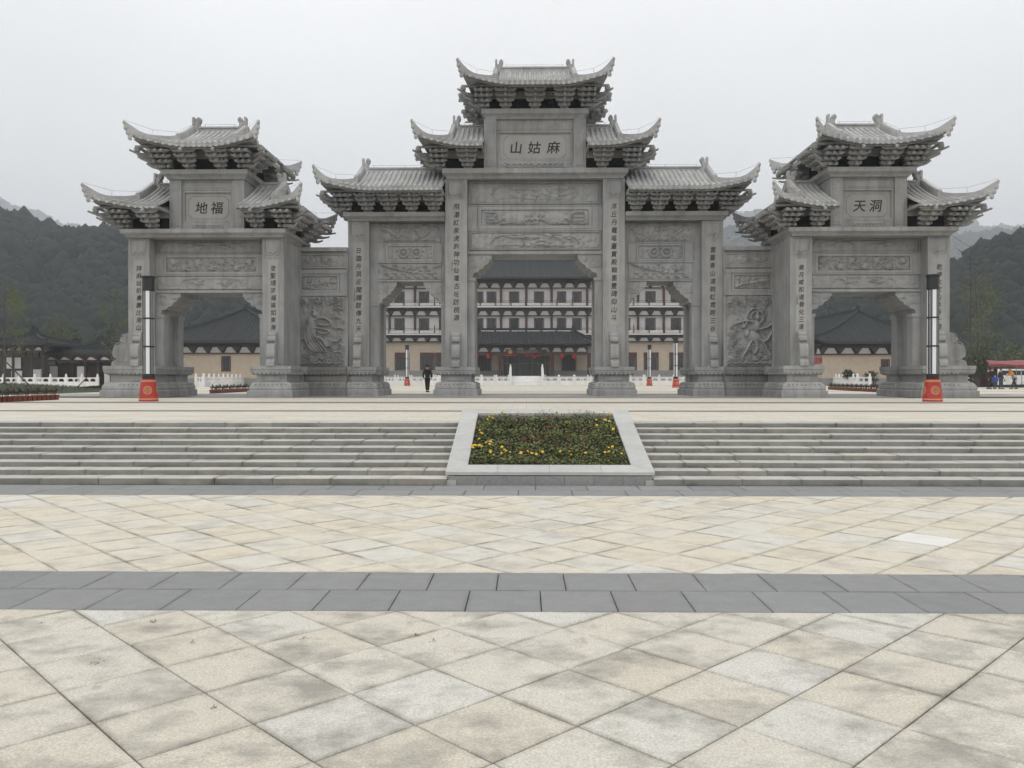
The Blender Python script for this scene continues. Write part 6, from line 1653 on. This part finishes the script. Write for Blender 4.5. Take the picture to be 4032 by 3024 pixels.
# ------------------------------------------------------------------ market canopy, van
T = empty('market_canopy', (atX(4010,84), 84, PZ), 'long red fabric market canopy on thin poles at the right edge', 'canopy')
zt, zb = atZ(1421,84)-PZ, atZ(1441,84)-PZ; x0, x1 = atX(3845,84)-atX(4010,84), 9.0
CAN = flat('faded_red_canvas', (.22,.03,.035), .6, var=.2)
mb = MB(); mb.grid([[(x, y, z_+.05*math.sin(x*1.7)) for x in np.linspace(x0,x1,40)] for y, z_ in ((-1.5,zb+.12),(-.3,zt-.05),(1.2,zt+.05),(3.5,zb+.1))]); mb.build('roof_fabric', CAN, T, True, False)
mb = MB(); mb.grid([[(x, -1.5+.06*math.sin(x*6), z_+.05*math.sin(x*1.7)+(.06*math.sin(x*2.9) if z_ < zb else 0)) for x in np.linspace(x0,x1,60)] for z_ in (zb-.10,zb+.12)]); mb.build('valance', CAN, T, True, False)
for x in (x0+.4, x0+3.2, x0+6.4, x0+9.6):
    for y in (-1.3, 3.2): mb = MB(); mb.tube([(x,y,0),(x,y,zb)], .035, 6); mb.build('pole', WIRE, T)
mb = MB(); mb.box(x0+.3, x0+3.0, 1.6, 1.7, .0, 1.9); mb.build('back_cloth', flat('dull_maroon_cloth', (.07,.02,.022), .8), T)
T = empty('parked_van', (atX(3990,98), 98, PZ), 'white parked van behind the white balustrade under the red canopy', 'van')
VW = flat('white_car_paint', (.70,.70,.71), .25)
body = [(-2.4,.35),(2.4,.35),(2.45,.9),(2.25,1.15),(1.5,1.25),(.95,1.85),(.5,1.98),(-2.1,1.98),(-2.35,1.7),(-2.45,.9)]
mb = MB(); mb.prism(body, -.88, .88); mb.build('body', VW, T)
mb = MB(); mb.prism([(1.40,1.25),(.92,1.80),(.45,1.80),(.45,1.25)], -.895, .895); mb.build('side_window', GLASSD, T)
mb = MB(); mb.prism([(.35,1.25),(.35,1.80),(-.9,1.80),(-.9,1.25)], -.895, .895); mb.build('side_window', GLASSD, T)
mb = MB(); mb.prism([(-1.0,1.25),(-1.0,1.80),(-2.1,1.80),(-2.2,1.25)], -.895, .895); mb.build('side_window', GLASSD, T)
for x in (-1.5,1.5):
    for y in (-.84,.84):
        mb = MB(); mb.lathe([(.20,-.1),(.33,-.1),(.34,0),(.33,.1),(.20,.1)], 16); mb.xf(Matrix.Translation((x,y,.33)) @ Matrix.Rotation(R(90),4,'X')); wh = mb.build('wheel', BLACK, T)
        mb = MB(); mb.lathe([(.19,-.105),(.19,.105)], 10); mb.xf(Matrix.Translation((x,y,.33)) @ Matrix.Rotation(R(90),4,'X')); mb.build('rim', WIRE, wh)

# ------------------------------------------------------------------ people
def skin_obj(name, verts, edges, radii, mat, parent, root=0, sub=2):
    me = bpy.data.meshes.new(name); me.from_pydata(verts, edges, []); o = bpy.data.objects.new(name, me); C.objects.link(o)
    o.modifiers.new('skin','SKIN'); o.modifiers['skin'].use_smooth_shade = True
    sl = me.skin_vertices[0].data
    for i, r in enumerate(radii): sl[i].radius = r if isinstance(r, tuple) else (r, r); sl[i].use_root = (i == root)
    sm = o.modifiers.new('sub','SUBSURF'); sm.levels = sub; sm.render_levels = sub
    dg = bpy.context.evaluated_depsgraph_get(); dg.update(); m2 = bpy.data.meshes.new_from_object(o.evaluated_get(dg)); bpy.data.objects.remove(o); bpy.data.meshes.remove(me)
    m2.materials.clear(); m2.materials.append(mat); m2.polygons.foreach_set('use_smooth',[True]*len(m2.polygons)); m2.name = name
    o = bpy.data.objects.new(name, m2); return link(o, parent)
def person(loc, h, rz, label, top, bottom, hair, pose='stand', stride=.12, arm_in=0, lean=0, hat=None, stripe=None, seed=0, group=None):
    s = h/1.72; T = empty('person', loc, label, 'person', group, None, rz)
    L_ = lean
    def P(x,y,z):   # lean the upper body forwards (towards -y, the way the figure faces)
        if z > .92 and L_: dz = z-.92; return ((x)*s, (y-dz*math.sin(L_))*s, (.92+dz*math.cos(L_))*s)
        return (x*s,y*s,z*s)
    st_ = stride
    hip, chest, neck, head = P(0,0,.95), P(0,.0,1.27), P(0,.01,1.47), P(0,-.02,1.62)
    kl, al = P(.085,-st_*.5,.50), P(.075,st_*-.9,.08); kr, ar = P(-.085,st_*.4-.02,.50), P(-.075,st_*1.0,.09)
    shl, shr = P(.19,.01,1.40), P(-.19,.01,1.40)
    if pose == 'front_hands': el, er, hl, hr_ = P(.27,.03,1.14), P(-.27,.03,1.14), P(.10,-.16,1.02), P(-.10,-.16,1.02)
    elif pose == 'reach': el, er, hl, hr_ = P(.26,-.22,1.22), P(-.26,-.20,1.20), P(.20,-.48,1.16), P(-.18,-.45,1.12)
    else: el, er, hl, hr_ = P(.27,.05,1.13), P(-.27,.03,1.13), P(.27,-.06-.3*st_,.88), P(-.27,.0+.3*st_,.88)
    v = [hip,chest,neck,head,P(0,-.02,1.70),P(.09,0,.92),kl,al,P(.075,al[1]/s-.13,.035),P(-.09,0,.92),kr,ar,P(-.075,ar[1]/s-.13,.035),shl,el,hl,shr,er,hr_]
    e = [(0,1),(1,2),(2,3),(3,4),(0,5),(5,6),(6,7),(7,8),(0,9),(9,10),(10,11),(11,12),(2,13),(13,14),(14,15),(2,16),(16,17),(17,18)]
    r = [(.12,.09),(.13,.09),.05,(.078,.095),(.05,.06),.085,.055,.038,.035,.085,.055,.038,.035,.055,.042,.032,.055,.042,.032]
    skin_obj('body', v, e, [tuple(q*s for q in x) if isinstance(x, tuple) else x*s for x in r], SKIN, T)
    # hands: palm with five fingers
    for (hd, elb, sd) in ((hl,el,1),(hr_,er,-1)):
        hd, elb = Vector(hd), Vector(elb); d = (hd-elb).normalized(); sdv = Vector((0,1,0)) if abs(d.y) < .7 else Vector((1,0,0)); q = d.cross(sdv).normalized(); sdv = q.cross(d).normalized()
        vs = [hd, hd+d*.05*s]; ee = [(0,1)]; rr = [.030*s,.036*s]
        for k, ln_ in enumerate((.060,.072,.075,.066)):
            a = hd+d*.075*s+sdv*(k-1.5)*.019*s; vs += [a, a+d*ln_*.55*s, a+d*ln_*.95*s-q*sd*.02*s]; n_ = len(vs); ee += [(1,n_-3),(n_-3,n_-2),(n_-2,n_-1)]; rr += [.0095*s,.009*s,.008*s]
        a = hd+d*.03*s-sdv*.035*s; vs += [a, a+(d-sdv*.7)*.035*s]; n_ = len(vs); ee += [(0,n_-2),(n_-2,n_-1)]; rr += [.011*s,.009*s]
        skin_obj('hand', [tuple(p) for p in vs], ee, rr, SKIN, T, 0, 1)
    jv = [P(0,0,.88),chest,P(0,.01,1.42),shl,el,tuple(Vector(el).lerp(Vector(hl),.86)),shr,er,tuple(Vector(er).lerp(Vector(hr_),.86)),P(0,.0,1.49)]
    skin_obj('jacket', jv, [(0,1),(1,2),(2,3),(3,4),(4,5),(2,6),(6,7),(7,8),(2,9)], [tuple(q*s for q in x) if isinstance(x,tuple) else x*s for x in [(.165,.125),(.175,.13),(.13,.10),.085,.068,.052,.085,.068,.052,.065]], top, T, 1)
    tv = [P(0,0,.93),P(.095,0,.86),kl,tuple(Vector(kl).lerp(Vector(al),.95)),P(-.095,0,.86),kr,tuple(Vector(kr).lerp(Vector(ar),.95))]
    skin_obj('trousers', tv, [(0,1),(1,2),(2,3),(0,4),(4,5),(5,6)], [tuple(q*s for q in x) if isinstance(x,tuple) else x*s for x in [(.15,.115),.112,.088,.070,.112,.088,.070]], bottom, T)
    for a in (al, ar):
        mb = MB(); mb.loft([(a[0]-.045*s,a[1]-.19*s),(a[0]+.045*s,a[1]-.19*s),(a[0]+.045*s,a[1]+.07*s),(a[0]-.045*s,a[1]+.07*s)], [(.005,max(0,a[2]-.085*s)),(.012,max(0,a[2]-.085*s)+.02),(.0,max(0,a[2]-.085*s)+.075*s)]); mb.build('shoe', BLACK, T)
    c = Vector(head)+Vector((0,.018*s,.045*s))
    hm = MB(); nlat = 7
    hm.lathe([(.088*s*math.cos(t), .098*s*math.sin(t)) for t in np.linspace(-.45,1.45,nlat)], 12, tuple(c)); hm.build('hair', hair, T, True)
    for k in (-1,1):
        mb = MB(); mb.lathe([(.004*s,-.012*s),(.010*s,0),(.004*s,.012*s)], 6, (head[0]+k*.03*s, head[1]-.088*s, head[2]+.015*s)); mb.build('eye', BLACK, T)
        mb = MB(); mb.lathe([(.006*s,-.03*s),(.016*s,-.01*s),(.014*s,.03*s)], 6, (head[0]+k*.082*s, head[1]+.01*s, head[2])); mb.build('ear', SKIN, T)
    mb = MB(); mb.prism([(head[1]-.09*s,head[2]+.02*s),(head[1]-.122*s,head[2]-.025*s),(head[1]-.09*s,head[2]-.03*s)], -.013*s,.013*s,'x'); mb.build('nose', SKIN, T)
    mb = MB(); mb.box(-.024*s,.024*s,head[1]-.098*s,head[1]-.085*s,head[2]-.060*s,head[2]-.050*s); mb.build('mouth', flat('lips', (.28,.10,.08), .6), T)
    if hat: mb = MB(); mb.lathe([(.10*s,-.02*s),(.135*s,-.01*s),(.14*s,.03*s),(.125*s,.055*s),(.03*s,.06*s)], 14, (c.x,c.y,c.z+.045*s)); mb.build('cap', hat, T)
    if stripe: mb = MB(); mb.tube([tuple(Vector(shl)+Vector((.03,-.07,.03))*s), tuple(Vector(el)+Vector((.045,-.055,0))*s), tuple(Vector(hl).lerp(Vector(el),.3)+Vector((.03,-.05,0))*s)], .018*s, 5); mb.build('sleeve_stripe', stripe, T)
    return T
CBLACK = flat('black_cloth', (.010,.010,.012), .8); CNAVY = flat('navy_cloth', (.018,.024,.045), .8); CJEAN = flat('blue_denim', (.04,.06,.10), .8); CBLUE = flat('bright_blue_cloth', (.02,.06,.30), .7)
CORNG = flat('orange_cloth', (.50,.22,.03), .7); CGREY = flat('grey_cloth', (.26,.28,.30), .8); COLIVE = flat('dark_olive_cloth', (.02,.022,.014), .8); HAIR = flat('black_hair', (.008,.007,.007), .5); CWHITE = flat('white_cloth', (.7,.7,.7), .8)
HAIRB = flat('pale_brown_hair', (.16,.09,.04), .6)
YW = 53.6
person((atX(1683,YW),YW,PZ), 1.72, R(178), 'person in black seen from behind, walking through the left bay with a flat cap', CBLACK, CBLACK, HAIR, 'stand', .20, hat=CBLACK)
YG = 69.2
def pg(cx): return atX(3412+cx/3.568, YG)
person((pg(1690),YG-.2,PZ), 1.68, R(75), 'person in black with a white sleeve stripe, left in the group on the right', CBLACK, CBLACK, HAIR, 'stand', .08, stripe=CWHITE)
person((pg(1738),YG-.7,PZ), 1.18, R(160), 'child in a bright blue jacket standing among the adults', CBLUE, CJEAN, HAIR, 'stand', .10)
person((pg(1795),YG+.3,PZ), 1.74, R(-10), 'person in a black jacket and grey blue trousers behind the child', CBLACK, CNAVY, HAIR, 'stand', .16)
person((pg(1887),YG,PZ), 1.66, R(25), 'person in a dark olive jacket and jeans at the right of the group', COLIVE, CJEAN, HAIR, 'stand', .08)
dpn = person((pg(2075),YG,PZ), 1.74, R(-95), 'person in an orange hooded jacket leaning forward in mid-step, at the right edge', CORNG, CNAVY, HAIRB, 'reach', .24, lean=.55)
mb = MB(); mb.lathe([(.10,-.16),(.185,-.14),(.20,.0),(.18,.12),(.10,.14)], 12, (0,.0,.93)); mb.build('tied_jacket', CGREY, dpn, True)
mb = MB(); mb.lathe([(.03,-.10),(.11,-.06),(.125,.02),(.09,.10),(.02,.13)], 10, (0,-.30,1.54)); mb.build('hood', CORNG, dpn, True)
person((pg(1612),YG+1.5,PZ), 1.62, R(90), 'person in black half hidden behind the right end of the gate base', CBLACK, CBLACK, HAIR, 'stand', .06)
# ------------------------------------------------------------------ damp air
HZ = bpy.data.materials.new('damp_air'); HZ.use_nodes = True; nt = HZ.node_tree; nt.nodes.clear()
o_ = nt.nodes.new('ShaderNodeOutputMaterial'); pv = nt.nodes.new('ShaderNodeVolumePrincipled'); pv.inputs['Color'].default_value = (.87,.92,.98,1); pv.inputs['Density'].default_value = .00042
nt.links.new(pv.outputs[0], o_.inputs['Volume'])
mb = MB(); mb.box(-2900, 2900, -60, 3200, -1.2, 640); hz_ = mb.build('haze', HZ); tag(hz_, kind='stuff')
